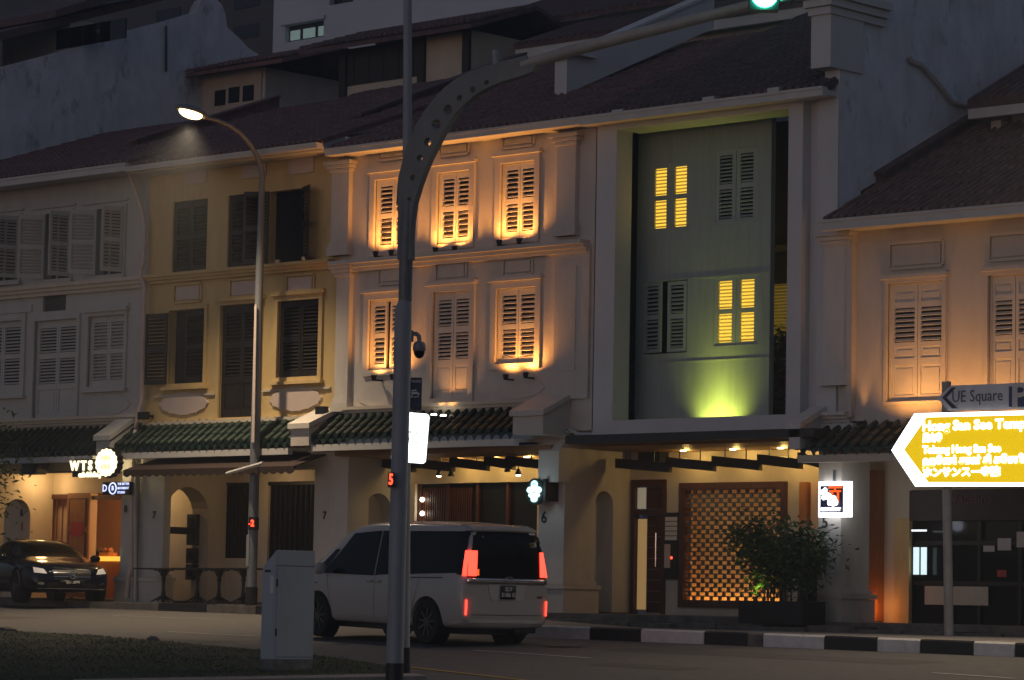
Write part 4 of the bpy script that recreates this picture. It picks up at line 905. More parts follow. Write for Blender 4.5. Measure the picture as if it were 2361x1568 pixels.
# ================================================================== the roofs behind
ROOF = {7: (ze7, .365), 8: (ze8, .335), 6: (ze6 - .40 * .21, .40), 5: (ze5 - .44 * .21, .44), 4: (ze4, .49)}
def onroof(k, x, y, lift=0.0):
    z0, p = ROOF[k]; return PL(x, y, (0, -.55, z0 + lift), (0, -p, 1))
def parapet(house, k, a, b, X, w, h, m, name='parapet', y0=None, y1=None):
    z0, p = ROOF[k]; ya, yb = (onroof(k, *a).y, onroof(k, *b).y) if y0 is None else (y0, y1)
    q = MB(); q.prism([(X - w / 2, ya, z0 + p * (ya + .55) - .05), (X - w / 2, yb, z0 + p * (yb + .55) - .05), (X - w / 2, yb, z0 + p * (yb + .55) + h), (X - w / 2, ya, z0 + p * (ya + .55) + h)], (w, 0, 0))
    q.prism([(X - w / 2 - .05, ya - .06, z0 + p * (ya + .49) + h + .002), (X - w / 2 - .05, yb, z0 + p * (yb + .55) + h + .002), (X - w / 2 - .05, yb, z0 + p * (yb + .55) + h + .06), (X - w / 2 - .05, ya - .06, z0 + p * (ya + .49) + h + .06)], (w + .1, 0, 0))
    return q.build(name, m, house)
parapet(h7, 7, 0, 0, onroof(7, 450, 300).x, .22, .16, m_clay, y0=onroof(7, 335, 340).y, y1=6.0)
parapet(h6, 6, 0, 0, onroof(6, 900, 262).x, .24, .2, m_clayd, y0=onroof(6, 790, 295).y, y1=6.4)
q5 = onroof(5, 1290, 213)
hp = onroof(5, 1480, 130)
parapet(h5, 5, 0, 0, (q5.x + hp.x) / 2, .3, .62, m_frame, y0=q5.y, y1=6.2)
zz = ROOF[5][0] + .44 * (q5.y + .55) + .62; box('parapet_cap', m_frame, h5, (q5.x + hp.x) / 2 - .3, (q5.x + hp.x) / 2 + .3, q5.y - .15, q5.y + .7, zz + .08, zz + .2)
p4 = onroof(4, 2010, 425); parapet(h4, 4, 0, 0, onroof(4, 2110, 372).x + .0, .22, .16, m_clayd, y0=p4.y, y1=7.2)
# neighbour 9: white stained gable wall beside the left roof
h9 = thing('gable_house', (F(100, 200, 3).x, 3, 8), 'tall neighbour house at top left with a stained white curved gable wall', 'house')
XG = onroof(8, 200, 322).x
top = [(-200, 205), (0, 156), (102, 130), (234, 93), (295, 71), (384, 48), (454, 28), (458, 14), (466, 0), (480, -7), (497, -4), (510, 8), (519, 28), (524, 62), (534, 72), (553, 89), (572, 110), (600, 128), (640, 170)]
bot = [(640, 300), (420, 330), (0, 480), (-200, 520)]
pts = [PL(a, b, (XG, 0, 0), (1, 0, 0)) for a, b in top + bot]
bm = bmesh.new(); f_ = bm.faces.new([bm.verts.new(p) for p in pts]); ret = bmesh.ops.extrude_face_region(bm, geom=[f_]); bmesh.ops.translate(bm, vec=(-.3, 0, 0), verts=[q for q in ret['geom'] if isinstance(q, bmesh.types.BMVert)]); bmesh.ops.recalc_face_normals(bm, faces=bm.faces); bmesh.ops.triangulate(bm, faces=[q for q in bm.faces if len(q.verts) > 4])
me = bpy.data.meshes.new('gable_wall'); bm.to_mesh(me); bm.free(); me.transform(Matrix.Translation(-worg(h9))); me.materials.append(m_gable); link('gable_wall', me, h9)
q = MB(); q.tube([PL(383, y, (XG + .05, 0, 0), (1, 0, 0)) for y in (60, 110, 165)], .03, 6); q.build('cable', m_black, h9)
gz = F(100, 150, 4).z
Yr = 3.0; a = F(-150, 130, Yr); b = F(470, 20, Yr)
MB().prism([(a.x - 3, 1.0, a.z - .4), (a.x - 3, 9.0, a.z + 2.4), (a.x - 3, 9.0, a.z + 2.2), (a.x - 3, 1.0, a.z - .6)], (XG - .32 - a.x + 3, 0, 0)).build('roof', m_clayd, h9)
Yq = 5.0; at0, at1 = F(200, 80, Yq).x, F(330, 60, Yq).x; zt_, zb_ = F(300, 42, Yq).z, F(300, 86, Yq).z
aw_ = MB().box(at0 - 3.2, XG - .35, Yq, Yq + 3, zb_ - .4, zt_ + .25).build('attic_wall', m_warm, h9)
for k in range(4):
    xx = at0 - .1 + k * (F(290, 60, Yq).x - at0 + .2) / 3; MB().box(xx - 1.0, xx - .08, Yq - .03, Yq + .02, zb_, zt_ + .02).build('attic_window', m_glass, aw_)
MB().prism([(at0 - 3.6, Yq - .8, zt_ + .28), (at0 - 3.6, Yq + 2.5, zt_ + 1.6), (at0 - 3.6, Yq + 2.5, zt_ + 1.4), (at0 - 3.6, Yq - .8, zt_ + .1)], (XG + .1 - at0 + 3.6, 0, 0)).build('attic_roof', m_clayd, h9)

def attic(k, house, x0, x1, yb_px, ytop_px, Y, roof_over, mwall, mroof, ov=.5, dep=3.2, rp=.35, side=None):
    X0, X1 = F(x0, (yb_px + ytop_px) / 2, Y).x, F(x1, (yb_px + ytop_px) / 2, Y).x; zb, zt = F((x0 + x1) / 2, yb_px, Y).z, F((x0 + x1) / 2, ytop_px, Y).z
    o = MB().box(X0, X1, Y, Y + dep, zb - 1.0, zt).build('attic', mwall, house)
    RX0, RX1 = F(roof_over[0], ytop_px, Y).x, F(roof_over[1], ytop_px, Y).x; n = max(2, round((RX1 - RX0) / .17)); st = (RX1 - RX0) / n; ph = dep / 2 + ov; p = rp
    r = MB(); r.prism([(RX0, Y - ov, zt - .02), (RX0, Y - ov + ph, zt + p * ph), (RX0, Y + dep + ov, zt - .02), (RX0, Y + dep + ov, zt - .12), (RX0, Y - ov + ph, zt + p * ph - .1), (RX0, Y - ov, zt - .12)], (RX1 - RX0, 0, 0)); ro = r.build('attic_roof', mroof, house)
    me = MB()
    for i in range(6):
        ya, yb = i * ph / 6, (i + 1) * ph / 6 + .03; va = []
        for y, lift, rr in ((ya, .02, st * .35), (yb, .0, st * .3)):
            for j in range(5): a = math.pi * j / 4; va.append((rr * math.cos(a), y, p * y + lift + rr * math.sin(a)))
        me.add(va, [(j, j + 1, 6 + j, 5 + j) for j in range(4)] + [(0, 1, 2, 3, 4)])
    ms = me.mesh('tile_row'); ms.materials.append(mroof)
    for i in range(n): link('tile_row', ms, ro, (RX0 + st * (i + .5), Y - ov - .03, zt))
    return o, (X0, X1, zb, zt)
pa = onroof(8, 480, 250)
o, (ax0_, ax1_, azb, azt) = attic(8, h8, 368, 601, 262, 172, pa.y, (325, 690), m_cream, m_clay, ov=.55, dep=2.8, rp=.3)
for x, y in ((508, 226), (540, 219), (573, 215)): c = F(x, y, pa.y); MB().box(c.x - .19, c.x + .19, pa.y - .02, pa.y + .01, c.z - .19, c.z + .19).build('attic_window', m_glass, o)
MB().box(ax1_ + .003, ax1_ + .1, pa.y + .05, pa.y + 2.75, azb - .9, azt - .02).build('side_cladding', m_white, o)
pb = onroof(7, 900, 190)
o, (bx0, bx1, bzb, bzt) = attic(7, h7, 790, 1085, 190, 92, pb.y, (735, 1130), m_cream, m_clayd, ov=.6, dep=3.0, rp=.33)
wz0, wz1 = F(880, 182, pb.y).z, F(880, 118, pb.y).z
for k in range(5):
    xx = F(806 + k * 34, 150, pb.y).x; MB().box(xx - .17, xx + .17, pb.y - .03, pb.y + .02, wz0, wz1).build('attic_window', m_dwood, o)
MB().box(bx0 + .01, F(978, 150, pb.y).x, pb.y - .015, pb.y - .002, wz0 - .06, bzt - .01).build('dark_boarding', m_dwood, o)
for x in (795, 975, 1078): c = F(x, 150, pb.y); MB().box(c.x - .1, c.x + .1, pb.y - .08, pb.y + .0, bzb - .4, bzt - .005).build('attic_post', m_dwood, o)
# taller rear roofs above number 6
rr = thing('rear_house', F(1300, 60, 9), 'rear house with two dark tiled roofs and a white fascia above the orange-lit house', 'house')
for x0, x1, ye, Y, nm in ((985, 1500, 62, 9.5, 'a'), (1185, 1640, 70, 7.5, 'b')):
    X0, X1, z = F(x0, ye, Y).x, F(x1 + 260, ye, Y).x, F((x0 + x1) / 2, ye - (15 if nm == 'a' else 0), Y).z
    r = MB(); r.prism([(X0, Y, z), (X0, Y + 4, z + 1.5), (X0, Y + 4, z + 1.35), (X0, Y, z - .1)], (X1 - X0, 0, 0)); ro = r.build('roof', m_clayd, rr)
    n = round((X1 - X0) / .2); st = (X1 - X0) / n; me = MB()
    va = []
    for y in (-.03, 4.0):
        for j in range(5): a = math.pi * j / 4; va.append((.06 * math.cos(a), y, .375 * y + .06 * math.sin(a)))
    me.add(va, [(j, j + 1, 6 + j, 5 + j) for j in range(4)] + [(0, 1, 2, 3, 4)]); ms = me.mesh('tile_row'); ms.materials.append(m_clayd)
    for i in range(n): link('tile_row', ms, ro, (X0 + st * (i + .5), Y, z))
    MB().box(X0 + .03, X1, Y + .02, Y + .14, z - .3, z - .1).build('fascia', m_gutter if nm == 'b' else m_dwood, rr)
    MB().box(X0 + .6, X1, Y + .5, Y + 3.5, z - 3.0, z - .12).build('wall', m_white if nm == 'b' else m_dwood, rr)
# rear roof at the far right
r4 = thing('rear_wing', F(2330, 200, 7), 'dark tiled rear wing with a pale gutter above the right hand roof', 'house')
YW = 2.9; a = F(2230, 232, YW); X1 = XR + 1; nr_ = round((X1 - a.x) / .19); st = (X1 - a.x) / nr_
ro = MB().prism([(a.x, YW, a.z), (a.x + .05, YW + 3, a.z + 1.5), (a.x + .05, YW + 3, a.z + 1.3), (a.x, YW, a.z - .15)], (X1 - a.x, 0, 0)).build('roof', m_clayd, r4); MB().box(a.x + .02, X1, YW, YW + .12, a.z - .32, a.z - .14).build('gutter', m_gutter, r4); MB().box(a.x + .5, X1, YW + .6, YW + 3, a.z - 1.6, a.z - .2).build('wall', m_grey, r4); c = F(2300, 285, YW + .4); MB().box(c.x - .1, c.x + .1, YW + .35, YW + .55, c.z - .9, a.z - .33).build('post', m_gutter, r4)
me = MB(); va = []
for y in (-.03, 3.0):
    for j in range(5): t_ = math.pi * j / 4; va.append((.06 * math.cos(t_), y, .5 * y + .06 * math.sin(t_)))
me.add(va, [(j, j + 1, 6 + j, 5 + j) for j in range(4)] + [(0, 1, 2, 3, 4)]); ms = me.mesh('tile_row'); ms.materials.append(m_clayd)
for i in range(nr_): link('tile_row', ms, ro, (a.x + st * (i + .5), YW, a.z))
# towers
tw = thing('tower_block', F(900, 100, 26), 'pale high-rise block behind the roofs with one lit window', 'tower')
X0, X1 = F(630, 60, 26).x, F(1420, 60, 26).x; zt_ = F(900, -400, 26).z
wn = RC(657, 746, 52, 91, 26); wn2 = RC(760, 815, -30, 8, 26)
MB().wall(X0, X1, 0, zt_, 26, 26.3, [wn, wn2]).build('wall', m_tower, tw); MB().box(X0 + .01, X1 - .01, 26.3, 40, 0, zt_ - .1).build('core', m_tower, tw)
for r, mm in ((wn, e_off), (wn2, m_glass)):
    f = MB(); e = .08; xs = [r[0], r[0] + (r[1] - r[0]) * .33, r[0] + (r[1] - r[0]) * .72, r[1]]
    w = MB().box(r[0] + .003, r[1] - .003, 26.2, 26.22, r[2] + .003, r[3] - .003).build('window', m_black, tw)
    for i in range(3): MB().box(xs[i] + e, xs[i + 1] - e, 26.17, 26.195, r[2] + e, r[3] - e * 2).build('pane', mm, w)
MB().box(wn[0] - .15, wn[1] + .1, 25.9, 26.0, wn[3] + .002, wn[3] + .12).build('window_hood', m_tower, tw)
td = thing('tower_block', F(550, 60, 40), 'dark high-rise block left of the pale tower behind the roofs', 'tower')
X0, X1 = F(-700, 60, 34).x, F(632, 60, 34).x
MB().box(X0, X1, 34, 48, 0, zt_ + 6).build('wall', m_towerd, td)
for k in range(3):
    for j in range(3): MB().box(X1 - 6.6 + k * 2.2, X1 - 5.2 + k * 2.2, 33.97, 34.02, F(560, 90 - 70 * j, 34).z, F(560, 60 - 70 * j, 34).z).build('window', m_glass, td)
# dim block closing the top right
tr = thing('rear_block', F(2200, 0, 20), 'plain pale rear block behind the upper right wall', 'house')
MB().box(F(1500, 50, 16).x, F(2700, 50, 16).x, 16, 22, 0, F(1900, -500, 16).z).build('wall', m_tower, tr)

# ================================================================== plants
def leaf_cloud(P, n, m, parent, lo, hi, seed, name='foliage', fn=None):
    r_ = random.Random(seed); q = MB()
    for _ in range(n):
        p = fn(r_) if fn else None
        if p is None: continue
        L = r_.uniform(lo, hi); w = L * .16; a = r_.uniform(0, 6.28); t = r_.uniform(-1.1, .5)
        d = Vector((math.cos(a) * math.cos(t), math.sin(a) * math.cos(t), math.sin(t))); s_ = d.cross(Vector((r_.uniform(-1, 1), r_.uniform(-1, 1), r_.uniform(-1, 1)))).normalized() * w
        q.add([p, p + d * L * .5 + s_, p + d * L, p + d * L * .5 - s_], [(0, 1, 2, 3)])
    return q.build(name, m, parent, fix=False)
pb0, pb1 = F(1716, 1410, -1.0).x, F(1866, 1410, -1.0).x
zp = .30
bt = F(1790, 1386, -.95).z
pot = thing('planter', ((pb0 + pb1) / 2, -.9, .3), 'long black planter box holding bamboo in front of the glowing screen', 'planter')
MB().wall(pb0, pb1, zp, bt, -1.15, -1.11).build('front_panel', m_black, pot); MB().box(pb0, pb1, -.62, -.58, zp, bt).build('rear_panel', m_black, pot); MB().box(pb0, pb0 + .04, -1.11, -.62, zp, bt).build('end_panel', m_black, pot); MB().box(pb1 - .04, pb1, -1.11, -.62, zp, bt).build('end_panel', m_black, pot); MB().box(pb0 + .04, pb1 - .04, -1.11, -.62, zp + .02, bt - .04).build('soil', m_soil, pot)
q = F(1857, 1345, -.8); tag(MB().box(q.x - .1, q.x + .1, -.85, -.62 + .0, bt + .003, F(1857, 1325, -.8).z).build('black_box', m_black), 'small upright black box on the right end of the planter', 'box')
bam = thing('bamboo', ((pb0 + pb1) / 2, -.86, bt), 'bushy dark green bamboo growing from the black planter', 'plant')
cb = Vector(((pb0 + pb1) / 2 - .0, -.86, bt)); rb = random.Random(5); tips = []
for i in range(26):
    x = rb.uniform(pb0 + .12, pb1 - .15); y = rb.uniform(-1.0, -.72); h = rb.uniform(.75, 1.3); lx, ly = (x - cb.x) * .25 + rb.uniform(-.22, .22), rb.uniform(-.3, .25)
    pts = [Vector((x + lx * t * t, y + ly * t * t, bt - .04 + h * t)) for t in (0, .3, .6, .85, 1)]
    MB().tube(pts, [.011, .01, .008, .006, .004], 5).build('stem', m_stem, bam); tips.append(pts)
def fb(r_):
    pts = r_.choice(tips); t = r_.betavariate(2.4, 1.25); i = min(3, int(t * 4)); p = pts[i].lerp(pts[i + 1], t * 4 - i)
    s_ = .09 + .12 * t; p = p + Vector((r_.gauss(0, s_), r_.gauss(0, s_ * .8), r_.gauss(0, .13)))
    if r_.random() < .04: p += Vector((r_.uniform(.05, .3), 0, r_.uniform(-.25, .1)))
    if p.z < bt + .18 and r_.random() < .8: return None
    return p
leaf_cloud(None, 5200, m_leaf, bam, .06, .16, 9, 'foliage', fb)
light('SPOT', 'bamboo_lamp', ((pb0 * .7 + pb1 * .3), -1.08, bt + .06), 5, (.75, 1, .15), pot, .03, (pb0 - .1, -.8, bt + .7), 80, .8)
for nm, lab, x, y0, y1, Y, w_, sd in (('climbing_plant', 'dark climbing plant in the recess left of the green panel', 1452, 770, 950, 1.0, .1, 1), ('climbing_plant', 'dark leafy plant in the recess right of the green panel', 1798, 765, 940, 1.3, .1, 2)):
    c0, c1 = F(x, y1, Y), F(x, y0, Y); t = thing(nm, c0, lab, 'plant')
    MB().tube([c0, c0.lerp(c1, .5) + Vector((.03, 0, 0)), c1], .02, 6).build('stem', m_stem, t)
    leaf_cloud(None, 1100, m_dleaf, t, .07, .16, sd, 'foliage', lambda r_, c0=c0, c1=c1, w_=w_: c0.lerp(c1, r_.random()) + Vector((r_.gauss(0, w_), r_.gauss(0, w_ * .6), r_.gauss(0, .08))))
tb = thing('tree', (F(-40, 1400, -2.2).x, -2.2, .2), 'green leafy tree whose branch tips show at the far left edge below the tiles', 'tree')
tt = Vector((F(-60, 1060, -2.2).x, -2.2, F(-60, 1060, -2.2).z)); MB().tube([Vector((tt.x - .2, -2.2, .15)), tt + Vector((-.1, 0, -.8)), tt + Vector((0, 0, 1.4))], [.12, .09, .04], 8).build('trunk', m_conc, tb)
leaf_cloud(None, 2200, m_leaf, tb, .08, .2, 4, 'crown', lambda r_: tt + Vector((r_.gauss(-.15, .36), r_.gauss(0, .5), r_.gauss(-.15, .5))))

# ================================================================== street furniture
FH = Vector((RM[0, 2], RM[1, 2], 0)).normalized(); RH = Vector((FH.y, -FH.x, 0))
# street lamp that lights the left of the row
lb = F(579, 1393, -.72)
sl_ = thing('street_lamp', (lb.x, lb.y, .42), 'tall curved steel street lamp glowing in front of the yellow house', 'street lamp')
LX = lambda x, y: PL(x, y, (lb.x, 0, 0), (1, 0, 0))
body = [(579, 1393), (581, 1340), (590, 1000), (597, 800), (602, 640), (606, 520), (608, 440), (605, 400), (594, 362), (577, 333), (555, 308), (530, 290), (500, 277), (470, 270)]
P3 = []
for i, (x, y) in enumerate(body):
    q = LX(x, y)
    if i < 7: q.y = lb.y
    P3.append(q)
P3[0].z = .42
rr_ = [.1, .1, .095, .085, .078, .068, .06, .055, .05, .048, .045, .042, .04, .04]
smooth_by_angle(MB().tube(P3, rr_, 12).build('pole', m_galv, sl_), 60)
MB().tube([P3[0] - Vector((0, 0, .02)), Vector((lb.x, lb.y, .76))], .118, 12).build('base_band', m_black, sl_)
MB().box(lb.x - .06, lb.x + .02, lb.y - .108, lb.y - .02, 1.15, 1.75).build('service_door', m_pole, sl_)
hc = LX(442, 258); ax = Vector((0, -1, .12)).normalized()
bm = bmesh.new(); bmesh.ops.create_uvsphere(bm, u_segments=20, v_segments=12, radius=1)
for v in bm.verts: v.co = Vector((v.co.x * .15, v.co.y * .4, max(v.co.z, -.15) * .12))
me = bpy.data.meshes.new('lamp_head'); bm.to_mesh(me); bm.free(); me.materials.append(m_galv); me.shade_smooth(); link('lamp_head', me, sl_, hc, (rad(-8), 0, 0))
bm = bmesh.new(); bmesh.ops.create_uvsphere(bm, u_segments=20, v_segments=12, radius=1)
for v in bm.verts: v.co = Vector((v.co.x * .14, v.co.y * .27, v.co.z * .1 - .03))
me = bpy.data.meshes.new('lens'); bm.to_mesh(me); bm.free(); me.materials.append(e_lamp); me.shade_smooth(); link('lens', me, sl_, hc - Vector((0, .02, .0)), (rad(-8), 0, 0))
light('SPOT', 'lamp_light', hc - Vector((0, 0, .25)), 2100, (1, .77, .5), sl_, .12, hc + Vector((0, -.7, -3)), 114, 1.0)
pd = F(583, 1207, lb.y - .12); cd = thing('crossing_signal', pd, 'small dark crossing signal showing a red 2 on the street lamp post', 'signal')
MB().box(pd.x - .12, pd.x + .06, pd.y - .0, pd.y + .1, pd.z - .12, pd.z + .12).build('housing', m_black, cd); text('2', 'digit', e_num, cd, pd + Vector((.0, -.012, 0)), .17, .004, .006); text('-', 'digit', e_num, cd, pd + Vector((-.08, -.012, 0)), .12, .004, .004)
q0, q1 = F(589, 702, lb.y - .12), F(582, 1020, lb.y - .12)
MB().prism([(q0.x - .03, q0.y, q0.z), (q0.x + .03, q0.y, q0.z), (q1.x + .05, q1.y, q1.z), (q1.x - .03, q1.y, q1.z)], (0, .015, 0)).build('banner_strip', m_pink, sl_)
for (px_, py_), rz, lab in (((14.3, -1.4), 0, 'added copy of the street lamp further right, out of view, to light the road'), ((-24.5, -.75), 0, 'added copy of the street lamp further left, out of view, to light the road')):  # lamps added out of view to light the road and kerb
    r_ = sl_.copy(); COL.objects.link(r_); r_.location = (px_, py_, zg(px_, py_) + .1); r_.rotation_euler = (0, 0, rz); r_['label'] = lab; r_['group'] = sl_['group'] = 'street lamps along the road'
    for ch in [c_ for c_ in bpy.data.objects if c_.parent == sl_]:
        if ch.name.startswith(('banner', 'service')): continue
        q_ = ch.copy(); COL.objects.link(q_); q_.parent = r_
        if q_.type == 'LIGHT': q_.data = q_.data.copy(); q_.data.energy = 1250 if px_ > 0 else 1500; q_.data.spot_size = rad(100); q_.rotation_euler = Vector((0, -1.3, -3)).to_track_quat('-Z', 'Y').to_euler()
# pedestal tables
for i, (x, xa, xb) in enumerate(((376, 330, 418), (454, 419, 480), (504, 481, 534), (560, 535, 596))):
    c = F(x, 1382, -.45); zt_ = F(x, 1310, -.45).z; t = thing('pedestal_table', (c.x, -.45, .43), ['black pedestal table nearest the pillar numbered 7', 'black pedestal table second from the pillar numbered 7', 'black pedestal table third from the pillar numbered 7', 'black pedestal table next to the street lamp post'][i], 'table', 'black pedestal tables on the pavement')
    a, b = F(xa, 1310, -.45).x + .01, F(xb, 1310, -.45).x - .01
    MB().box(a, b, -.72, -.18, zt_ - .03, zt_).build('table_top', m_black, t)
    MB().lathe([(.05, .0), (.035, .1), (.05, .16), (.03, .25), (.032, .4), (.05, .45), (.035, .5), (.08, zt_ - .46)], (c.x, -.45, .44), 'z', 10).build('pedestal', m_black, t)
    for k in range(4):
        an = k * math.pi / 2 + .4; dx, dy = math.cos(an), math.sin(an)
        MB().tube([(c.x + dx * .03, -.45 + dy * .03, .56), (c.x + dx * .14, -.45 + dy * .14, .5), (c.x + dx * .26, -.45 + dy * .26, .45)], [.022, .02, .014], 6).build('foot', m_black, t)
        MB().tube([(c.x + dx * .04, -.45 + dy * .04, zt_ - .16), (c.x + dx * .1, -.45 + dy * .1, zt_ - .06), (c.x + dx * .22, -.45 + dy * .22, zt_ - .035)], .012, 6).build('brace', m_black, t)
# grey cabinet on the verge
A = G(631, 1551, .03); al = rad(35); d1 = RH * math.cos(al) + FH * math.sin(al); d2 = -RH * math.sin(al) + FH * math.cos(al)
sc_ = depth(A) / FOC; wdt = 86 * sc_ / math.cos(al); dpt = 36 * sc_ / math.sin(al); hf = 283 * sc_; hb = 242 * sc_
cb_ = thing('control_cabinet', A, 'grey steel roadside cabinet with a sloping lid standing on the grass verge', 'cabinet')
z = Vector((0, 0, 1)); prf = [A - z * .1, A + d2 * dpt - z * .1, A + d2 * dpt + z * hb, A + z * hf]
prf2 = [A + z * .16, A + d2 * dpt + z * .16, A + d2 * dpt + z * hb, A + z * hf]
o = MB().prism(prf2, d1 * wdt).build('cabinet', m_cab, cb_); bv = o.modifiers.new('soft', 'BEVEL'); bv.width = .008; bv.segments = 2
i_ = .004; MB().prism([A + d1 * i_ + d2 * i_ - z * .1, A + d1 * i_ + d2 * (dpt - i_) - z * .1, A + d1 * i_ + d2 * (dpt - i_) + z * .1595, A + d1 * i_ + d2 * i_ + z * .1595], d1 * (wdt - 2 * i_)).build('plinth', m_cabd, cb_)
def slab(o0, u, v, nn, u0, u1, v0, v1, t):
    q = [o0 + u * a + v * b for a, b in ((u0, v0), (u1, v0), (u1, v1), (u0, v1))]; return MB().hexa(q, [p + nn * t for p in q])
fn = -d2; slab(A, d1, z, fn, .02, wdt - .02, .2, hf - .22, .006).build('door', m_cab, cb_); slab(A, d1, z, fn, 0.0, wdt, hf - .2, hf - .195, .004).build('seam', m_steel, cb_)
ln = -d1; slab(A, d2, z, ln, dpt * .15, dpt * .4, hb - .32, hb - .1, .004).build('label_plate', m_letter, cb_); slab(A, d2, z, ln, dpt * .4, dpt * .8, hb - .06, hb - .03, .005).build('vent_slot', m_black, cb_); slab(A, d2, z, ln, dpt * .1, dpt * .9, .2, hb - .4, .004).build('side_door', m_cab, cb_)
for k in (.3, .7): slab(A + fn * .002, d1, z, fn, .0, .022, hf * k, hf * k + .09, .016).build('hinge', m_steel, cb_)
# signal mast with the curved perforated arm
mb_ = G(909, 1592); mp = lambda x, y: PL(x, y, mb_, tuple(FH)); md = depth(mb_) / FOC
sm = thing('signal_mast', mb_, 'thick grey traffic signal mast with a curved perforated arm reaching right', 'signal mast')
c = [mp(909, 1592), mp(926, 905)]
smooth_by_angle(MB().tube([mp(910, 1530), mp(927, 850), mp(929.5, 722)], [20 * md, 20 * md, 20 * md], 24).build('lower_pole', m_pole, sm), 60)
smooth_by_angle(MB().tube([mp(908.5, 1594), mp(910, 1529)], [20.6 * md] * 2, 24).build('base_band', m_black, sm), 60)
smooth_by_angle(MB().tube([mp(929.5, 722), mp(930, 716), mp(934, 694)], [20 * md, 19.5 * md, 15.5 * md], 24).build('collar', m_pole, sm), 60)
smooth_by_angle(MB().tube([mp(934, 695), mp(936, 600), mp(939, 520), mp(942, 462)], [15.5 * md, 16 * md, 16 * md, 14 * md], 24).build('upper_pole', m_poled, sm), 60)
th_ = rad(28); da = RH * math.cos(th_) - FH * math.sin(th_); na = da.cross(z).normalized(); p0 = mp(939, 560)
ap = lambda x, y: PL(x, y, p0, tuple(na))
outer = [(921, 600), (923, 500), (924, 450), (928, 400), (938, 352), (950, 320), (964, 290), (984, 256), (1008, 226), (1030, 203), (1055, 184), (1085, 168), (1120, 155), (1160, 145), (1215, 132)]
inner = [(1243, 150), (1233, 167), (1205, 177), (1167, 188), (1130, 203), (1098, 222), (1070, 247), (1052, 267), (1030, 300), (1012, 335), (995, 368), (983, 397), (971, 430), (960, 468), (954, 510), (951, 550), (951, 600)]
pl_ = MB(); pts = [ap(x, y) for x, y in outer + inner]; bm = bmesh.new(); f_ = bm.faces.new([bm.verts.new(p - na * .055) for p in pts]); r_ = bmesh.ops.extrude_face_region(bm, geom=[f_]); bmesh.ops.translate(bm, vec=na * .11, verts=[q for q in r_['geom'] if isinstance(q, bmesh.types.BMVert)]); bmesh.ops.triangulate(bm, faces=[q for q in bm.faces if len(q.verts) > 4]); bmesh.ops.recalc_face_normals(bm, faces=bm.faces)
me = bpy.data.meshes.new('arm_plate'); bm.to_mesh(me); bm.free(); po = bpy.data.objects.new('arm_plate', me); COL.objects.link(po)
cut = MB()
for x, y, r in ((948, 462, 6), (957, 411, 7), (973, 366, 8), (991, 329, 10), (1011, 289, 12.5), (1038, 255, 12), (1065, 228, 7.5), (1096, 208, 7), (1127, 192, 6)):
    c = ap(x, y); cut.tube([c - na * .3, c + na * .3], r * md, 18)
cme = cut.mesh('holes'); bm = bmesh.new(); bm.from_mesh(cme); bmesh.ops.recalc_face_normals(bm, faces=bm.faces); bm.to_mesh(cme); bm.free(); co_ = bpy.data.objects.new('holes', cme); COL.objects.link(co_)
mo = po.modifiers.new('cut', 'BOOLEAN'); mo.object = co_; mo.operation = 'DIFFERENCE'; mo.solver = 'EXACT'
bpy.context.view_layer.update()
me2 = bpy.data.meshes.new_from_object(po.evaluated_get(bpy.context.evaluated_depsgraph_get())); bpy.data.objects.remove(po); bpy.data.objects.remove(co_)
me2.name = 'arm_plate'; me2.transform(Matrix.Translation(-mb_)); me2.materials.clear(); me2.materials.append(m_poled); link('arm_plate', me2, sm)
smooth_by_angle(MB().tube([ap(x, y) for x, y in ((926, 470), (929, 410), (940, 354), (953, 322), (986, 258), (1032, 206), (1087, 172), (1162, 149), (1215, 138))], [13 * md, 11 * md, 8 * md, 7 * md, 6 * md, 6 * md, 7 * md, 9 * md, 11 * md], 14).build('arm_rib', m_poled, sm), 60)
smooth_by_angle(MB().tube([ap(x, y) for x, y in ((1205, 151), (1300, 122), (1421, 90), (1560, 56), (1700, 20), (2000, -58))], [13 * md, 14 * md, 14 * md, 13 * md, 12 * md, 11 * md], 18).build('arm_tube', m_armp, sm), 60)
smooth_by_angle(MB().tube([ap(1143, 150), ap(1143, 116)], 8 * md, 12).build('stub_post', m_pole, sm), 60)
gs = thing('traffic_light', ap(1760, 0), 'overhead traffic light glowing green at the end of the curved arm', 'traffic light')
gc = ap(1760, -6) - na * .0 + (-FH) * .16
fwd = -FH; rt = RH
def fbox(c, w0, w1, d0, d1_, z0, z1): # box facing the camera side
    q = [c + rt * a + fwd * b for a, b in ((w0, d0), (w1, d0), (w1, d1_), (w0, d1_))]; return MB().hexa([p + z * z0 for p in q], [p + z * z1 for p in q])
fbox(gc, -.16, .16, -.2, -.02, -.165, 1.0).build('housing', m_black, gs)
def disc(c, r, d, m, nm, par, n=24):
    P = [c + rt * r * math.cos(2 * math.pi * k / n) + z * r * math.sin(2 * math.pi * k / n) for k in range(n)]; return MB().prism(P, fwd * d).build(nm, m, par)
disc(gc, 29 * md, .02, e_green, 'lens', gs)
for k in (.33, .66): disc(gc + z * k, .13, .02, m_black, 'lens', gs)
light('SPOT', 'green_light', gc + fwd * .06, 12, (.05, 1, .6), gs, .1, gc + fwd * 5, 150, .6)
c = ap(1740, 4); fbox(c, -.03, .03, -.2, -.1, -.08, .12).build('bracket', m_black, gs)
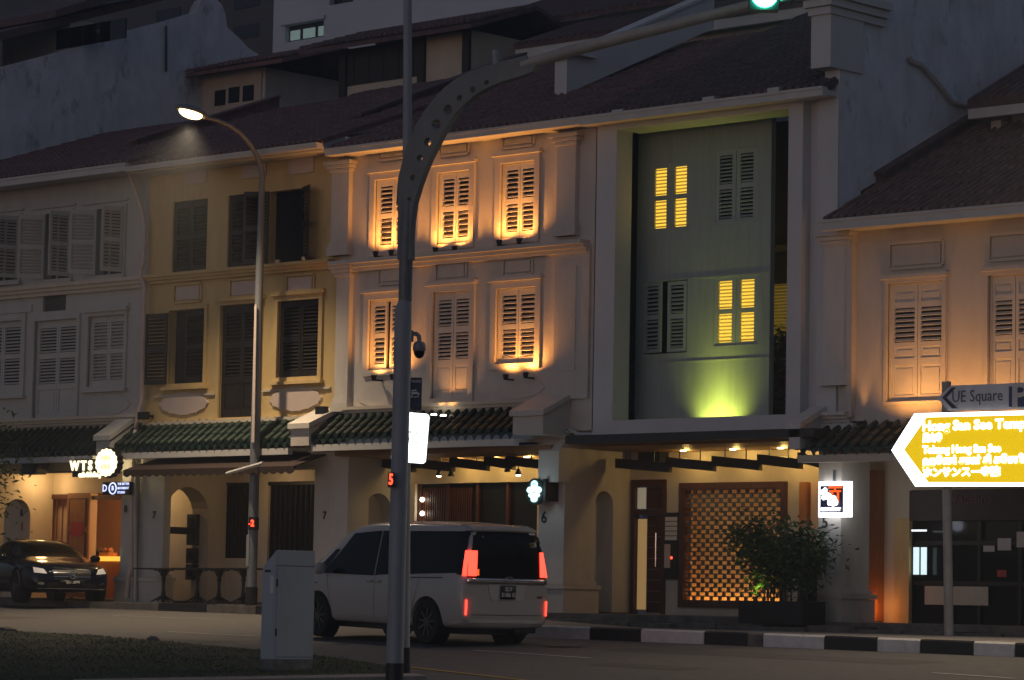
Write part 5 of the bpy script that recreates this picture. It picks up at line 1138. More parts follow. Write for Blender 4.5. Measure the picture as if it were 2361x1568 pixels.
# second post close behind, with its signs and camera
b2 = G(934, 1553); m2 = depth(b2) / FOC; p2 = lambda x, y, dz=0.0: PL(x, y, b2 - FH * dz, tuple(FH))
lp2 = thing('lamp_post', b2, 'slim dark grey post right behind the signal mast running up out of view', 'post')
smooth_by_angle(MB().tube([p2(933, 1494), p2(935, 1150), p2(938, 600), p2(939.5, 300), p2(940, -80)], [12 * m2, 11.5 * m2, 11 * m2, 11 * m2, 9.5 * m2], 18).build('pole', m_pole, lp2), 60)
smooth_by_angle(MB().tube([p2(932.5, 1556), p2(933, 1493)], 13 * m2, 18).build('base_band', m_black, lp2), 60)
MB().tube([p2(937, 1337), p2(946, 1337)], 3 * m2, 8).build('clamp', m_galv, lp2)
ss = thing('speed_sign', p2(948, 1010, .2), 'brightly lit white 50 speed limit sign half hidden behind the mast', 'sign')
r4_ = rad(-3.5); u = RH * math.cos(r4_) + z * math.sin(r4_); v = z * math.cos(r4_) - RH * math.sin(r4_); sc0 = p2(946, 1009, .16)
def rrect(c, w, h, r, n=6):
    P = []
    for sx, sy, a0 in ((1, 1, 0), (-1, 1, 90), (-1, -1, 180), (1, -1, 270)):
        for k in range(n + 1): a = rad(a0 + 90 * k / n); P.append(c + u * (sx * (w - r) + r * math.cos(a)) + v * (sy * (h - r) + r * math.sin(a)))
    return P
MB().prism(rrect(sc0, 41 * m2, 58.5 * m2, .05), FH * .06).build('sign_box', m_galv, ss); MB().prism(rrect(sc0 - FH * .002, 40 * m2, 57.5 * m2, .045), -FH * .012).build('lit_face', e_white, ss)
def rot_to(u_, v_): w_ = u_.cross(v_); return Matrix((u_, v_, w_)).transposed().to_euler()
cu = bpy.data.curves.new('digits', 'FONT'); cu.body = '50'; cu.size = .2; cu.fill_mode = 'NONE'; cu.bevel_depth = .0055; cu.align_x = 'CENTER'; cu.align_y = 'CENTER'; cu.resolution_u = 3
to = bpy.data.objects.new('digits', cu); COL.objects.link(to); me = bpy.data.meshes.new_from_object(to.evaluated_get(bpy.context.evaluated_depsgraph_get())); bpy.data.objects.remove(to); me.materials.clear(); me.materials.append(m_steel)
link('digits', me, ss, sc0 - FH * .016 + u * (4 * m2), rot_to(u, v))
ring = [(.245 * math.cos(a), .245 * math.sin(a)) for a in [2 * math.pi * k / 40 for k in range(41)]]
MB().tube([sc0 - FH * .014 + u * (a * .78) + v * (b * .95) for a, b in ring], .006, 5).build('ring', glow('lit red ring', (1, .62, .58), .6), ss)
pc = p2(957, 908, .0); ps = thing('police_sign', pc, 'navy police camera sign fixed to the post above the lit speed sign', 'sign')
u0, u_b = RH, z
slab(pc, RH, z, FH, -15 * m2, 15.5 * m2, -38 * m2, 38 * m2, .015).build('sign_plate', m_signnavy, ps)
R0 = rot_to(RH, z); text('POLICE', 'lettering', m_letter, ps, pc - FH * .006 + z * (29 * m2), .042, .002, .001, R0)
ic = MB()
for a, b, c_, d_ in ((-9, -2, 6, 5), (-9, 5, 3, 10), (6, -4, 10, 3), (-10, -10, -5, -3), (-3, -9, 9, -5)): 
    q = [pc - FH * .004 + RH * (aa * m2) + z * (bb * m2) for aa, bb in ((a, b), (c_, b + 2), (c_, d_), (a, d_ - 2))]; ic.hexa(q, [p - FH * .004 for p in q])
ic.build('camera_icon', m_letter, ps); text('CAMERA ZONE', 'lettering', m_signtext, ps, pc - FH * .006 - z * (25 * m2), .026, .002, .001, R0)
cc = p2(967, 800, .0); ct = thing('security_camera', cc, 'grey dome security camera on a bent bracket beside the mast', 'camera')
smooth_by_angle(MB().tube([p2(948, 776), p2(951, 770), p2(960, 770), p2(966, 775), p2(967, 786)], 5.5 * m2, 10).build('bracket', m_galv, ct), 60); MB().tube([p2(949, 762), p2(949, 788)], 4.5 * m2, 8).build('mount', m_galv, ct)
dm = [(0, 14), (8, 13), (13, 9), (15, 2), (15.5, -8), (13.5, -10)]
o = MB().lathe([(a * m2, b * m2) for a, b in dm], p2(967, 800), 'z', 20).build('housing', m_galv, ct); smooth_by_angle(o, 50)
o = MB().lathe([(13.2 * m2, -10 * m2), (13 * m2, -15 * m2), (9 * m2, -23 * m2), (4 * m2, -26.5 * m2), (0, -27 * m2)], p2(967, 800), 'z', 20).build('dome', m_cglass, ct); smooth_by_angle(o, 60)
pc = mp(903, 1108) - FH * .2; cd = thing('crossing_signal', pc, 'black crossing signal with a red 5 countdown left of the signal mast', 'signal')
slab(pc, RH, z, FH, -7 * md, 7 * md, -17 * md, 17 * md, .1).build('housing', m_black, cd); text('5', 'digit', e_num, cd, pc - FH * .006 + RH * .0, 34 * md, .004, .006, R0, sx=.62)
# direction signs on their post
sb = F(2187, 1458, -1.6); st_ = depth(sb) / FOC
dp = thing('sign_post', sb, 'slim pale post carrying the direction signs in front of the dark shop', 'post'); sb.z = zg(sb.x, sb.y) + .1
smooth_by_angle(MB().tube([F(2188, 1466, -1.6), F(2183, 1100, -1.6), F(2182, 880, -1.6)], .07, 16).build('pole', m_armp, dp), 60)
YS = -1.75
def flatpoly(pts, Y, t): return MB().prism([F(x, y, Y) for x, y in pts], (0, t, 0))
us = thing('direction_sign', F(2260, 915, YS), 'white arrow-ended direction sign reading UE Square above the lit yellow sign', 'sign', 'direction signs on the pale post')
flatpoly([(2161, 918), (2192, 889), (2470, 878), (2470, 940), (2186, 947)], YS, .03).build('sign_plate', m_signw, us)
flatpoly([(2172, 917), (2193, 894), (2204, 893), (2182, 917), (2207, 941), (2195, 942)], YS - .008, .006).build('arrow_chevron', m_signnavy, us)
c = F(2255, 915, YS - .012); fit('UE Square', m_signtext, us, F(2194, 916, YS - .012), F(2310, 914, YS).x - F(2194, 916, YS).x, .25)
flatpoly([(2326, 891), (2420, 887), (2420, 939), (2326, 938)], YS - .008, .006).build('parking_panel', m_signblue, us); text('P', 'lettering', m_letter, us, F(2351, 914, YS - .014), .5, .004, .012, sx=1.25)
ys = thing('direction_sign', F(2250, 1036, YS), 'large lit yellow arrow-ended temple direction sign with white lettering', 'sign', 'direction signs on the pale post')
flatpoly([(2055, 1038), (2108, 953), (2560, 942), (2560, 1121), (2110, 1122)], YS - .02, .08).build('sign_box', m_gutter, ys)
flatpoly([(2055.5, 1038), (2108.5, 953.5), (2560, 942.5), (2560, 1120.5), (2110.5, 1121.5)], YS - .03, .009).build('lit_border', e_signw, ys)
flatpoly([(2084, 1037), (2136, 962), (2560, 952), (2560, 1113), (2140, 1112)], YS - .037, .006).build('lit_face', e_sign, ys)
for s, x, y, x1, sz in (('Hong San See Temple', 2126, 984, 2385, .2), ('凤山寺', 2127, 1011, 2172, .15), ('Tokong Hong San See', 2127, 1038, 2308, .16), ('ஹோங் சான் சி கோயில்', 2127, 1064, 2380, .16), ('ホンサンスー寺院', 2127, 1091, 2306, .15)):
    fit(s, e_signw, ys, F(x, y, YS - .042), F(x1, y, YS).x - F(x, y, YS).x, sz, .007)
# hanging signs
def hang(name, lab, x0, x1, y0, y1, Y, t=.12, m=m_black):
    r = RC(x0, x1, y0, y1, Y); o = thing(name, ((r[0] + r[1]) / 2, Y, r[2]), lab, 'sign'); return o, r
o, r = hang('lit_sign', 'square dark sign with glowing white edge and red gate emblem above numeral 5', 1891, 1943, 1120, 1182, -.3)
MB().box(r[0] - .05, r[1] + .09, -.28, -.16, r[2] - .07, r[3] + .07).build('sign_box', e_white, o); MB().box(r[0], r[1], -.30, -.281, r[2], r[3]).build('dark_face', m_signnavy, o)
W_, H_ = r[1] - r[0], r[3] - r[2]; em = MB(); bxx = lambda a, b, c, d: em.box(r[0] + a * W_, r[0] + b * W_, -.312, -.301, r[2] + c * H_, r[2] + d * H_)
bxx(.38, .97, .9, .98); bxx(.42, .93, .76, .83); bxx(.5, .58, .4, .755); bxx(.76, .84, .4, .755); bxx(.63, .7, .835, .895); em.build('red_emblem', e_orange, o)
em = MB()
for a, b, s_ in ((.14, .76, .1), (.24, .84, .09), (.26, .66, .13), (.18, .56, .09), (.4, .6, .13), (.5, .44, .14), (.62, .5, .13), (.7, .38, .12), (.45, .36, .1), (.6, .33, .1)):
    em.lathe([(0, -.325), (s_ * W_ * 1.0, -.32), (s_ * W_ * 1.0, -.313), (0, -.313)], (r[0] + a * W_, 0, r[2] + b * H_), 'y', 10)
em.build('white_emblem', e_signw, o)
text('RESTAURANT', 'lettering', e_signw, o, Vector((r[0] + W_ * .5, -.315, r[2] + .12 * H_)), .062, .003, .006)
MB().box(r[0] + W_ * .5 - .02, r[0] + W_ * .5 + .02, -.24, -.2, r[3] + .07, r[3] + .26).build('hanger', m_galv, o)
light('POINT', 'sign_glow', (r[0] + W_ * .5, -.6, r[2] - .1), .8, (.75, .82, 1), o, .1)
o, r = hang('neon_sign', 'glowing blue white oval emblem sign beside the pillar numbered 6', 1212, 1249, 1104, 1162, -.4)
cx, cz, a_, b_ = (r[0] + r[1]) / 2, (r[2] + r[3]) / 2, (r[1] - r[0]) / 2, (r[3] - r[2]) / 2
MB().prism([(cx + a_ * 1.05 * math.cos(k * math.pi / 16), -.38, cz + b_ * 1.05 * math.sin(k * math.pi / 16)) for k in range(32)], (0, .1, 0)).build('sign_box', mat('dark green sign box', (.01, .05, .035), .4, .1, 5), o)
for dx, dz, w_, h_ in ((0, .55, .42, .33), (0, .1, .92, .3), (-.55, .12, .35, .26), (.55, .12, .35, .26), (0, -.3, .72, .26), (0, -.62, .42, .24)):
    MB().prism([(cx + a_ * (dx + w_ * math.cos(k * math.pi / 10)), -.392, cz + b_ * (dz + h_ * math.sin(k * math.pi / 10))) for k in range(20)], (0, .011, 0)).build('neon_shape', e_teal, o)
for dz, w_ in ((.52, .26), (-.16, .2)):
    MB().tube([(cx + a_ * w_ * math.cos(t), -.397, cz + b_ * (dz + .1 * math.sin(t))) for t in [math.pi * k / 8 for k in range(9)]], .012, 5).build('dark_stroke', e_blue, o)
MB().box(F(1258, 1130, -.36).x - .03, F(1258, 1130, -.36).x + .03, -.4, -.06, r[2] + .05, r[3] - .0).build('bracket', m_black, o)
light('POINT', 'sign_glow', (cx + .1, -.75, cz), 1.6, (.6, .9, 1), o, .1)
o, r = hang('shop_sign', 'glowing round scalloped shop sign over white letters at the left shop', 221, 270, 1035, 1098, -.85)
cx, cz, a_, b_ = (r[0] + r[1]) / 2, (r[2] + r[3]) / 2, (r[1] - r[0]) / 2, (r[3] - r[2]) / 2
def scal(k, s_): a = 2 * math.pi * k / 64; q = s_ * (1 + .045 * math.cos(a * 16)); return (cx + a_ * q * math.cos(a), cz + b_ * q * math.sin(a))
MB().prism([(scal(k, 1.08)[0], -.85, scal(k, 1.08)[1]) for k in range(64)], (0, .14, 0)).build('sign_box', m_black, o); MB().prism([(scal(k, 1.0)[0], -.865, scal(k, 1.0)[1]) for k in range(64)], (0, .014, 0)).build('lit_face', e_shop, o)
dim = glow('golden lettering', (1, .62, .2), .4)
text('KIRA', 'lettering', dim, o, (cx + .0, -.87, cz + .09), .13, .002, .001); text('KIRA', 'lettering', dim, o, (cx + .0, -.87, cz - .09), .13, .002, .001)
r2 = RC(163, 280, 1060, 1101, -.7); tb_ = MB().box(r2[0] + .03, r2[1] - .35, -.68, -.65, r2[2] + .02, r2[3] + .02).build('letter_board', m_black, o)
text('W T S', 'lettering', e_shop, o, (r2[0] + .33, -.7, r2[3] - .12), .26, .01, .012); text('cafe & bakery', 'lettering', e_shop, o, (r2[0] + .62, -.7, r2[2] + .06), .13, .01, .012); MB().box(r2[0] - .8, r2[0] + .1, -.665, -.65, r2[2] + .12, r2[2] + .14).build('rod', m_black, o)
light('POINT', 'sign_glow', (cx - .3, -.5, cz - .1), 7, (1, .78, .4), o, .2)
o, r = hang('lit_sign', 'small black sign with blue lit lettering below the round glowing shop sign', 237, 297, 1111, 1141, -.35)
MB().box(r[0], r[1], -.35, -.25, r[2], r[3]).build('sign_box', m_black, o); eb = glow('pale blue sign lettering', (.5, .58, 1), 1.0)
H_ = r[3] - r[2]; zc_ = (r[2] + r[3]) / 2; text('D', 'lettering', eb, o, (r[0] + .07, -.358, zc_), .2, .002, .003); x_ = r[0] + .32; MB().tube([(x_ + .11 * math.cos(t), -.358, zc_ + .11 * math.sin(t)) for t in [2 * math.pi * k / 24 for k in range(25)]], .013, 5).build('ring', eb, o); text('B', 'lettering', eb, o, (x_, -.358, zc_), .13, .002, .003)
for k, s_ in enumerate(('THE BETTER', 'MOVEMENT', 'STUDIO')): text(s_, 'lettering', eb, o, (r[0] + .47, -.358, zc_ + .085 - .085 * k), .066, .002, .001, align='LEFT')

# ================================================================== vehicles
def loft(stations, m, name, par, arches, sub=1, smooth=True):
    """stations: (x, zsill, zbelt, ztop, halfwidth, tophalf)"""
    rings = []
    for x, zs, zb, zt, hw, wt in stations:
        gh = zt - zb
        half = [(hw * .86, zs), (hw * .97, zs + .06), (hw, zs + (zb - zs) * .35), (hw * .995, zs + (zb - zs) * .75), (hw * .97, zb), (wt + (hw * .97 - wt) * .42, zb + gh * .5), (wt + (hw * .97 - wt) * .1, zb + gh * .86), (wt * .9, zb + gh * .96), (wt * .5, zt), (0, zt + .012)]
        ring = [(x, -y, q) for y, q in half[:-1]] + [(x, 0, half[-1][1])] + [(x, y, q) for y, q in half[:-1][::-1]]
        rings.append(ring)
    n = len(rings[0]); q = MB(); q.v = [p for r in rings for p in r]
    for i in range(len(rings) - 1):
        for k in range(n): q.f.append((i * n + k, i * n + (k + 1) % n, (i + 1) * n + (k + 1) % n, (i + 1) * n + k))
    q.f += [tuple(range(n)), tuple(range((len(rings) - 1) * n, len(rings) * n))[::-1]]
    me = q.mesh(name); bm = bmesh.new(); bm.from_mesh(me); bmesh.ops.recalc_face_normals(bm, faces=bm.faces); bm.to_mesh(me); bm.free()
    o = bpy.data.objects.new(name, me); COL.objects.link(o)
    if sub: s_ = o.modifiers.new('s', 'SUBSURF'); s_.levels = sub; s_.render_levels = sub
    cut = MB()
    for ax, r, y0, y1, zc in arches: cut.tube([(ax, y0, zc), (ax, y1, zc)], r, 28)
    cm = cut.mesh('c'); bm = bmesh.new(); bm.from_mesh(cm); bmesh.ops.recalc_face_normals(bm, faces=bm.faces); bm.to_mesh(cm); bm.free(); c = bpy.data.objects.new('c', cm); COL.objects.link(c)
    b = o.modifiers.new('b', 'BOOLEAN'); b.object = c; b.operation = 'DIFFERENCE'; b.solver = 'EXACT'
    bpy.context.view_layer.update()
    me2 = bpy.data.meshes.new_from_object(o.evaluated_get(bpy.context.evaluated_depsgraph_get())); bpy.data.objects.remove(o); bpy.data.objects.remove(c)
    me2.name = name; me2.materials.clear(); me2.materials.append(m); bv = BVHTree.FromPolygons([v.co.copy() for v in me2.vertices], [tuple(p.vertices) for p in me2.polygons])
    ob = link(name, me2, par); smooth_by_angle(ob, 40)
    return ob, bv
def patch(bv, name, m, par, corners, axis, nx=10, nz=6, off=.006, far=4.0, thick=.0, outline=None):
    """a skin piece lying on the body: corners are (u, z) pairs, u being x for a side piece (axis 'L'/'R') or y for a rear/front piece ('B'/'F')"""
    q = MB(); ok = {}
    for i in range(nx + 1):
        for j in range(nz + 1):
            s_, t = i / nx, j / nz; c = [Vector(p) for p in corners]; p = (c[0] * (1 - s_) + c[1] * s_) * (1 - t) + (c[3] * (1 - s_) + c[2] * s_) * t
            if axis == 'L': o_, d = Vector((p.x, far, p.y)), Vector((0, -1, 0))
            elif axis == 'R': o_, d = Vector((p.x, -far, p.y)), Vector((0, 1, 0))
            elif axis == 'B': o_, d = Vector((-far, p.x, p.y)), Vector((1, 0, 0))
            elif axis == 'T': o_, d = Vector((p.x, p.y, far)), Vector((0, 0, -1))
            else: o_, d = Vector((far + 6, p.x, p.y)), Vector((-1, 0, 0))
            h = bv.ray_cast(o_, d)
            if h[0] is None: continue
            ok[i, j] = len(q.v); q.v.append(tuple(h[0] - d * off))
    for i in range(nx):
        for j in range(nz):
            k = [(i, j), (i + 1, j), (i + 1, j + 1), (i, j + 1)]
            if all(x in ok for x in k): q.f.append(tuple(ok[x] for x in k))
    o = q.build(name, m, par, raw=True, smooth=True, fix=False)
    if thick: s_ = o.modifiers.new('s', 'SOLIDIFY'); s_.thickness = thick; s_.offset = 0
    return o
def wheel(par, x, y, r, w, side, spokes=9, rimr=.68):
    t = MB(); n = 32
    t.lathe([(r * .66, -w / 2), (r * .94, -w / 2), (r, -w * .36), (r, w * .36), (r * .94, w / 2), (r * .66, w / 2), (r * .66, -w / 2)], (x, y, r), 'y', n); wo = t.build('wheel', m_tyre, par, raw=True); smooth_by_angle(wo, 40)
    ri = MB(); s_ = side; f = y + s_ * w * .44
    ri.lathe([(r * .7, f - .0 * s_), (r * .64, f), (r * .6, f - s_ * .05), (r * .58, f - s_ * .1)], (x, 0, r), 'y', n); ri.lathe([(0, f - s_ * .01), (r * .13, f - s_ * .01), (r * .15, f - s_ * .04)], (x, 0, r), 'y', 14)
    for k in range(spokes):
        a = 2 * math.pi * k / spokes + .2; ca, sa = math.cos(a), math.sin(a); hw = r * .045
        P = [(x + ca * u - sa * v, r + sa * u + ca * v) for u, v in ((r * .1, -hw), (r * .63, -hw * 1.2), (r * .63, hw * 1.2), (r * .1, hw))]
        ri.hexa([(p[0], f - s_ * .03, p[1]) for p in P], [(p[0], f - s_ * .012, p[1]) for p in P])
    ri.build('rim', m_alloy, wo, raw=True); MB().lathe([(0, f - s_ * .09), (r * .6, f - s_ * .09)], (x, 0, r), 'y', 20).build('brake_back', m_black, wo, raw=True)
def vehicle(name, lab, cat, base, ang, pitch=0.0, group=None):
    t = thing(name, base, lab, cat, group); t.rotation_euler = (0, pitch, ang); return t
# the white van; local x runs from the rear bumper to the nose, +y is its left side
vr = AT(990, 1492, 44.9); va_ = rad(180 - 9); ux, uy = math.cos(va_), math.sin(va_); lx, ly = -uy, ux
# left rear wheel centre sits at (0.86, +0.78)
base = Vector((vr.x - ux * .86 - lx * .76, vr.y - uy * .86 - ly * .76, 0)); base.z = zg(base.x, base.y) - .005
slope = math.asin(max(-.2, min(.2, (zg(base.x + ux, base.y + uy) - zg(base.x, base.y)))))
van = vehicle('van', 'white people carrier van with lit red tail lamps driving left past the signal mast', 'van', base, va_, -slope - .006)
vst = [(0.0, .34, .98, 1.5, .70, .5), (.03, .27, 1.0, 1.66, .79, .6), (.14, .24, 1.03, 1.77, .835, .655), (.45, .23, 1.04, 1.81, .85, .67), (1.0, .23, 1.05, 1.825, .85, .675), (1.9, .23, 1.03, 1.825, .85, .675), (2.6, .23, 1.0, 1.81, .85, .67), (3.05, .23, .99, 1.76, .85, .655), (3.4, .23, .99, 1.6, .85, .64), (3.75, .23, .985, 1.33, .845, .66), (4.02, .24, .97, 1.12, .84, .66), (4.35, .24, .9, 1.0, .82, .64), (4.58, .26, .76, .9, .74, .56), (4.69, .32, .62, .74, .6, .44)]
vb, vbv = loft(vst, m_vanp, 'body', van, [(.86, .385, .5, 1.2, .325), (.86, .385, -1.2, -.5, .325), (3.71, .385, .5, 1.2, .325), (3.71, .385, -1.2, -.5, .325)])
for wx in (.86, 3.71):
    for wy in (.75, -.75): wheel(van, wx, wy, .325, .21, 1 if wy > 0 else -1)
    for wy in (.74, -.74): MB().lathe([(0, wy * .86), (.37, wy * .86)], (wx, 0, .325), 'y', 24).build('wheel_well', m_black, van, raw=True)
for ax in 'LR':
    patch(vbv, 'side_window', m_cglass, van, [(.16, 1.07), (2.02, 1.0), (1.98, 1.66), (.2, 1.68)], ax, 14, 6, .012)
    patch(vbv, 'side_window', m_cglass, van, [(2.02, 1.0), (2.2, .985), (2.2, 1.66), (1.98, 1.66)], ax, 3, 6, .0135)
    patch(vbv, 'front_window', m_cglass, van, [(2.24, .98), (3.62, .985), (2.98, 1.61), (2.24, 1.66)], ax, 12, 6, .012)
    patch(vbv, 'quarter_window', m_cglass, van, [(3.62, .985), (3.9, 1.0), (3.42, 1.36), (3.3, 1.36)], ax, 4, 4, .011)
    patch(vbv, 'sliding_rail', m_black, van, [(.5, .985), (1.3, .965), (1.3, .98), (.5, 1.0)], ax, 8, 1, .008)
    patch(vbv, 'door_seam', m_black, van, [(2.2, .36), (2.208, .36), (2.208, .99), (2.2, .99)], ax, 1, 10, .003); patch(vbv, 'door_seam', m_black, van, [(3.3, .36), (3.308, .36), (3.508, .98), (3.5, .98)], ax, 1, 10, .003); patch(vbv, 'door_seam', m_black, van, [(1.24, .42), (1.248, .42), (1.06, .98), (1.052, .98)], ax, 1, 10, .003)
    patch(vbv, 'sill_trim', m_gshut, van, [(1.3, .27), (3.28, .27), (3.28, .34), (1.3, .33)], ax, 12, 2, .012)
    for hx in (2.1, 2.32): patch(vbv, 'handle', m_chrome if 0 else m_vanp, van, [(hx - .07, .88), (hx + .07, .88), (hx + .07, .915), (hx - .07, .915)], ax, 3, 1, .02, thick=.02)
    patch(vbv, 'side_lamp', e_orange if 0 else m_steel, van, [(3.72, .82), (3.86, .83), (3.86, .845), (3.72, .835)], ax, 2, 1, .006)
patch(vbv, 'fuel_flap', m_gshut, van, [(1.32, .74), (1.5, .74), (1.5, .9), (1.32, .9)], 'L', 3, 3, .004)
for ax in 'LR': patch(vbv, 'arch_trim', m_gshut, van, [(.0, .36), (.46, .28), (.46, .31), (.0, .4)], ax, 6, 1, .01)
for s_, ax in ((1, 'L'), (-1, 'R')):
    bm = bmesh.new(); bmesh.ops.create_uvsphere(bm, u_segments=14, v_segments=10, radius=1)
    for v in bm.verts: v.co = Vector((v.co.x * .07, v.co.y * .12, v.co.z * .1))
    me = bpy.data.meshes.new('door_mirror'); bm.to_mesh(me); bm.free(); me.shade_smooth(); me.materials.append(m_vanp); o = link('door_mirror', me, van); o.location = (3.45, s_ * 1.0, 1.06)
patch(vbv, 'rear_window', m_cglass, van, [(-.73, 1.0), (.73, 1.0), (.6, 1.69), (-.6, 1.69)], 'B', 16, 8, .016)
patch(vbv, 'windscreen', m_cglass, van, [(-.68, 1.1), (.68, 1.1), (.58, 1.68), (-.58, 1.68)], 'F', 14, 10, .01)
for s_, ax in ((1, 'L'), (-1, 'R')):
    patch(vbv, 'tail_lamp', e_red, van, [(s_ * .6, 1.03), (s_ * .73, 1.03), (s_ * .7, 1.4), (s_ * .585, 1.4)], 'B', 4, 8, .03, thick=.02)
    patch(vbv, 'tail_lamp', e_red, van, [(.03, 1.03), (.075, 1.03), (.105, 1.4), (.06, 1.4)], ax, 3, 8, .022, thick=.02)
    patch(vbv, 'bumper_reflector', e_red, van, [(s_ * .735, .46), (s_ * .76, .46), (s_ * .76, .68), (s_ * .735, .68)], 'B', 1, 4, .02, thick=.015)  # reflector is no lamp; its glow is put into the material
    patch(vbv, 'pillar_trim', m_cglass, van, [(.05, 1.03), (.19, 1.05), (.22, 1.69), (.12, 1.69)], ax, 3, 8, .0145)
patch(vbv, 'indicator', e_orange, van, [(.55, 1.04), (.6, 1.04), (.6, 1.13), (.55, 1.13)], 'B', 2, 2, .03)
patch(vbv, 'chrome_bar', m_chrome, van, [(-.74, .93), (.74, .93), (.74, 1.0), (-.74, 1.0)], 'B', 20, 3, .022, thick=.02)
patch(vbv, 'plate_recess', m_gshut, van, [(-.3, .68), (.3, .68), (.36, .92), (-.36, .92)], 'B', 8, 3, .008)
pl2 = patch(vbv, 'number_plate', m_plate, van, [(-.14, .7), (.14, .7), (.14, .9), (-.14, .9)], 'B', 3, 3, .022, thick=.012)
rB = (math.pi / 2, 0, -math.pi / 2)
for s_, zz in (('SLV', .845), ('5186 G', .76)): o = text(s_, 'lettering', m_letter, van, (0, 0, 0), .085, .002, .002, rB); o.location = (-.03, 0, zz)
for s_ in ((.0),): 
    q = MB(); q.tube([(-.035, .07 * math.cos(t), .985 + .045 * math.sin(t)) for t in [2 * math.pi * k / 20 for k in range(21)]], .009, 6); q.tube([(-.036, .034 * math.cos(t), .987 + .042 * math.sin(t)) for t in [2 * math.pi * k / 16 for k in range(17)]], .007, 6); q.build('emblem', m_chrome, van, raw=True)
patch(vbv, 'model_badge', m_steel, van, [(-.66, .72), (-.56, .72), (-.56, .75), (-.66, .75)], 'B', 2, 1, .01)
patch(vbv, 'tailgate_seam', m_steel, van, [(-.66, .46), (.66, .46), (.66, .468), (-.66, .468)], 'B', 16, 1, .006); patch(vbv, 'bumper_skirt', m_gshut, van, [(-.7, .345), (.7, .345), (.7, .4), (-.7, .4)], 'B', 16, 2, .012)
patch(vbv, 'spoiler', m_vanp, van, [(-.6, 1.7), (.6, 1.7), (.56, 1.77), (-.56, 1.77)], 'B', 12, 2, .07, thick=.05)
patch(vbv, 'roof_lamp', e_warm if 0 else m_signw, van, [(-.52, 1.655), (-.4, 1.655), (-.4, 1.69), (-.52, 1.69)], 'B', 2, 2, .03)
MB().box(.25, 4.4, -.6, .6, .17, .26).build('underbody', m_black, van, raw=True); MB().box(.06, .3, -.6, -.2, .2, .3).build('silencer', m_black, van, raw=True)
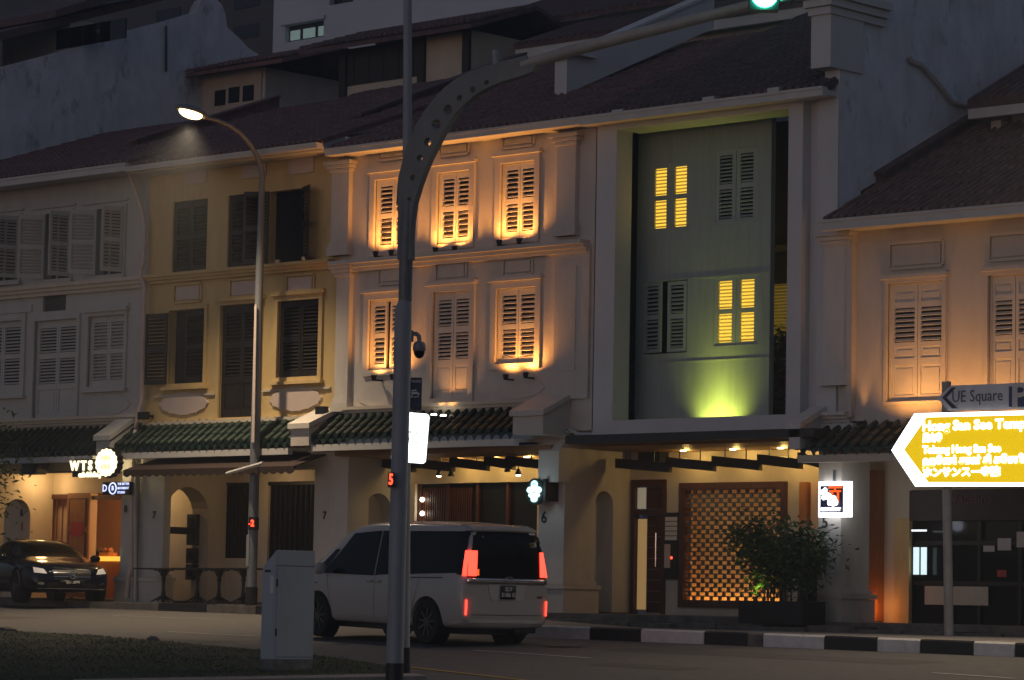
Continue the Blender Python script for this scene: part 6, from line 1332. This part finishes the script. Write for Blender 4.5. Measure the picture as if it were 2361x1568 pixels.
# parked saloon at the left, seen from its front
def saloon(name, lab, base, ang, paint, full=True, pitch=0.0):
    t = vehicle(name, lab, 'car', base, ang, pitch)
    cs = [(0.0, .36, .7, .78, .62, .45), (.08, .27, .8, .92, .78, .55), (.35, .22, .86, .99, .86, .6), (.9, .2, .88, 1.08, .89, .56), (1.35, .2, .88, 1.33, .9, .55), (1.9, .2, .87, 1.42, .9, .56), (2.5, .2, .86, 1.39, .9, .56), (2.95, .2, .86, 1.2, .9, .56), (3.35, .2, .85, .99, .9, .62), (3.9, .21, .8, .93, .89, .62), (4.3, .22, .72, .84, .85, .6), (4.52, .24, .64, .76, .76, .52), (4.62, .3, .55, .64, .62, .42)]
    cs = [(a_, b_, c_ * .95, d_ * .925, e_, f2_) for a_, b_, c_, d_, e_, f2_ in cs]
    b, bv = loft(cs, paint, 'body', t, [(.95, .38, .55, 1.2, .33), (.95, .38, -1.2, -.55, .33), (3.72, .38, .55, 1.2, .33), (3.72, .38, -1.2, -.55, .33)])
    for wx in (.95, 3.72):
        for wy in (.79, -.79): wheel(t, wx, wy, .33, .22, 1 if wy > 0 else -1, 5)
        for wy in (.78, -.78): MB().lathe([(0, wy * .84), (.37, wy * .84)], (wx, 0, .33), 'y', 24).build('wheel_well', m_black, t, raw=True)
    for ax in 'LR':
        patch(bv, 'side_window', m_cglass, t, [(1.25, .85), (2.1, .84), (2.1, 1.23), (1.65, 1.23)], ax, 8, 5, .01); patch(bv, 'side_window', m_cglass, t, [(2.16, .84), (3.1, .85), (2.6, 1.21), (2.16, 1.23)], ax, 8, 5, .01)
        patch(bv, 'door_seam', m_black, t, [(2.13, .3), (2.138, .3), (2.138, .88), (2.13, .88)], ax, 1, 8, .003); patch(bv, 'chrome_line', m_chrome, t, [(1.25, .835), (3.1, .835), (3.1, .845), (1.25, .845)], ax, 12, 1, .012)
    patch(bv, 'windscreen', m_cglass, t, [(-.62, .93), (.62, .93), (.5, 1.26), (-.5, 1.26)], 'F', 12, 8, .01); patch(bv, 'rear_window', m_cglass, t, [(-.5, 1.04), (.5, 1.04), (.46, 1.26), (-.46, 1.26)], 'B', 10, 6, .01)
    patch(bv, 'grille', m_black, t, [(-.36, .46), (.36, .46), (.4, .66), (-.4, .66)], 'F', 10, 4, .012)
    for zz in (.52, .6): patch(bv, 'grille_bar', m_chrome, t, [(-.37, zz), (.37, zz), (.37, zz + .014), (-.37, zz + .014)], 'F', 10, 1, .02)
    patch(bv, 'lower_intake', m_black, t, [(-.5, .3), (.5, .3), (.5, .4), (-.5, .4)], 'F', 10, 2, .012); patch(bv, 'bumper_trim', m_chrome, t, [(-.68, .285), (.68, .285), (.68, .298), (-.68, .298)], 'F', 14, 1, .016)
    q = MB(); xx = 4.7; q.tube([(xx, .075 * math.cos(k * math.pi / 10), .565 + .075 * math.sin(k * math.pi / 10)) for k in range(21)], .01, 6)
    for k in range(3): a = math.pi / 2 + k * 2 * math.pi / 3; q.tube([(xx, 0, .565), (xx, .07 * math.cos(a), .565 + .07 * math.sin(a))], [.016, .006], 6)
    q.build('emblem', m_chrome, t, raw=True)
    for s_ in (1, -1):
        patch(bv, 'headlight', m_signw, t, [(s_ * .5, .58), (s_ * .74, .6), (s_ * .72, .71), (s_ * .56, .68)], 'F', 6, 3, .016); patch(bv, 'fog_lamp', m_chrome, t, [(s_ * .56, .36), (s_ * .68, .37), (s_ * .68, .42), (s_ * .56, .41)], 'F', 3, 2, .014)
        bm = bmesh.new(); bmesh.ops.create_uvsphere(bm, u_segments=12, v_segments=8, radius=1)
        for v in bm.verts: v.co = Vector((v.co.x * .07, v.co.y * .11, v.co.z * .075))
        me = bpy.data.meshes.new('door_mirror'); bm.to_mesh(me); bm.free(); me.shade_smooth(); me.materials.append(paint); o = link('door_mirror', me, t); o.location = (2.95, s_ * .98, .91)
    patch(bv, 'number_plate', m_plate, t, [(-.25, .38), (.25, .38), (.25, .46), (-.25, .46)], 'F', 4, 2, .03, thick=.01); o = text('SJU 2894', 'lettering', m_letter, t, (0, 0, 0), .075, .002, .001, (math.pi / 2, 0, math.pi / 2)); o.location = (4.685, 0, .42)
    for s_ in (1, -1): patch(bv, 'bonnet_crease', m_black, t, [(3.2, s_ * .5), (4.4, s_ * .4), (4.4, s_ * .406), (3.2, s_ * .506)], 'T', 10, 1, .003)
    return t
cw_ = F(44, 1402, -1.9)                                    # near front wheel contact
ca = rad(-22); ux, uy = math.cos(ca), math.sin(ca); lx, ly = -uy, ux
base = Vector((cw_.x - ux * 3.72 + lx * .8, -1.9 - uy * 3.72 + ly * .8, 0)); base.z = zg(base.x, base.y)
saloon('car', 'dark navy saloon car parked at the far left facing right', base, ca, m_carp)
c2 = F(768, 1262, -2.3); ca = rad(176)
saloon('car', 'black car mostly hidden between the grey cabinet and the white van', Vector((c2.x + 3.35, -2.2, zg(c2.x + 2.1, -2.2) + .03)), ca, m_carb)
# thin haze volume added to lift the blacks and halo the lamps
hz_ = MB().box(-130, 110, -75, 70, -5.5, 60).build('haze', bpy.data.materials.new('added haze'), None, fix=True); tag(hz_, kind='stuff')
hm = hz_.data.materials[0]; hm.use_nodes = True; hm.node_tree.nodes.clear(); ho = hm.node_tree.nodes.new('ShaderNodeOutputMaterial'); hv = hm.node_tree.nodes.new('ShaderNodeVolumePrincipled')
hv.inputs['Density'].default_value = .0016; hv.inputs['Color'].default_value = (.85, .88, .92, 1); hv.inputs['Anisotropy'].default_value = .5; hm.node_tree.links.new(hv.outputs[0], ho.inputs['Volume'])
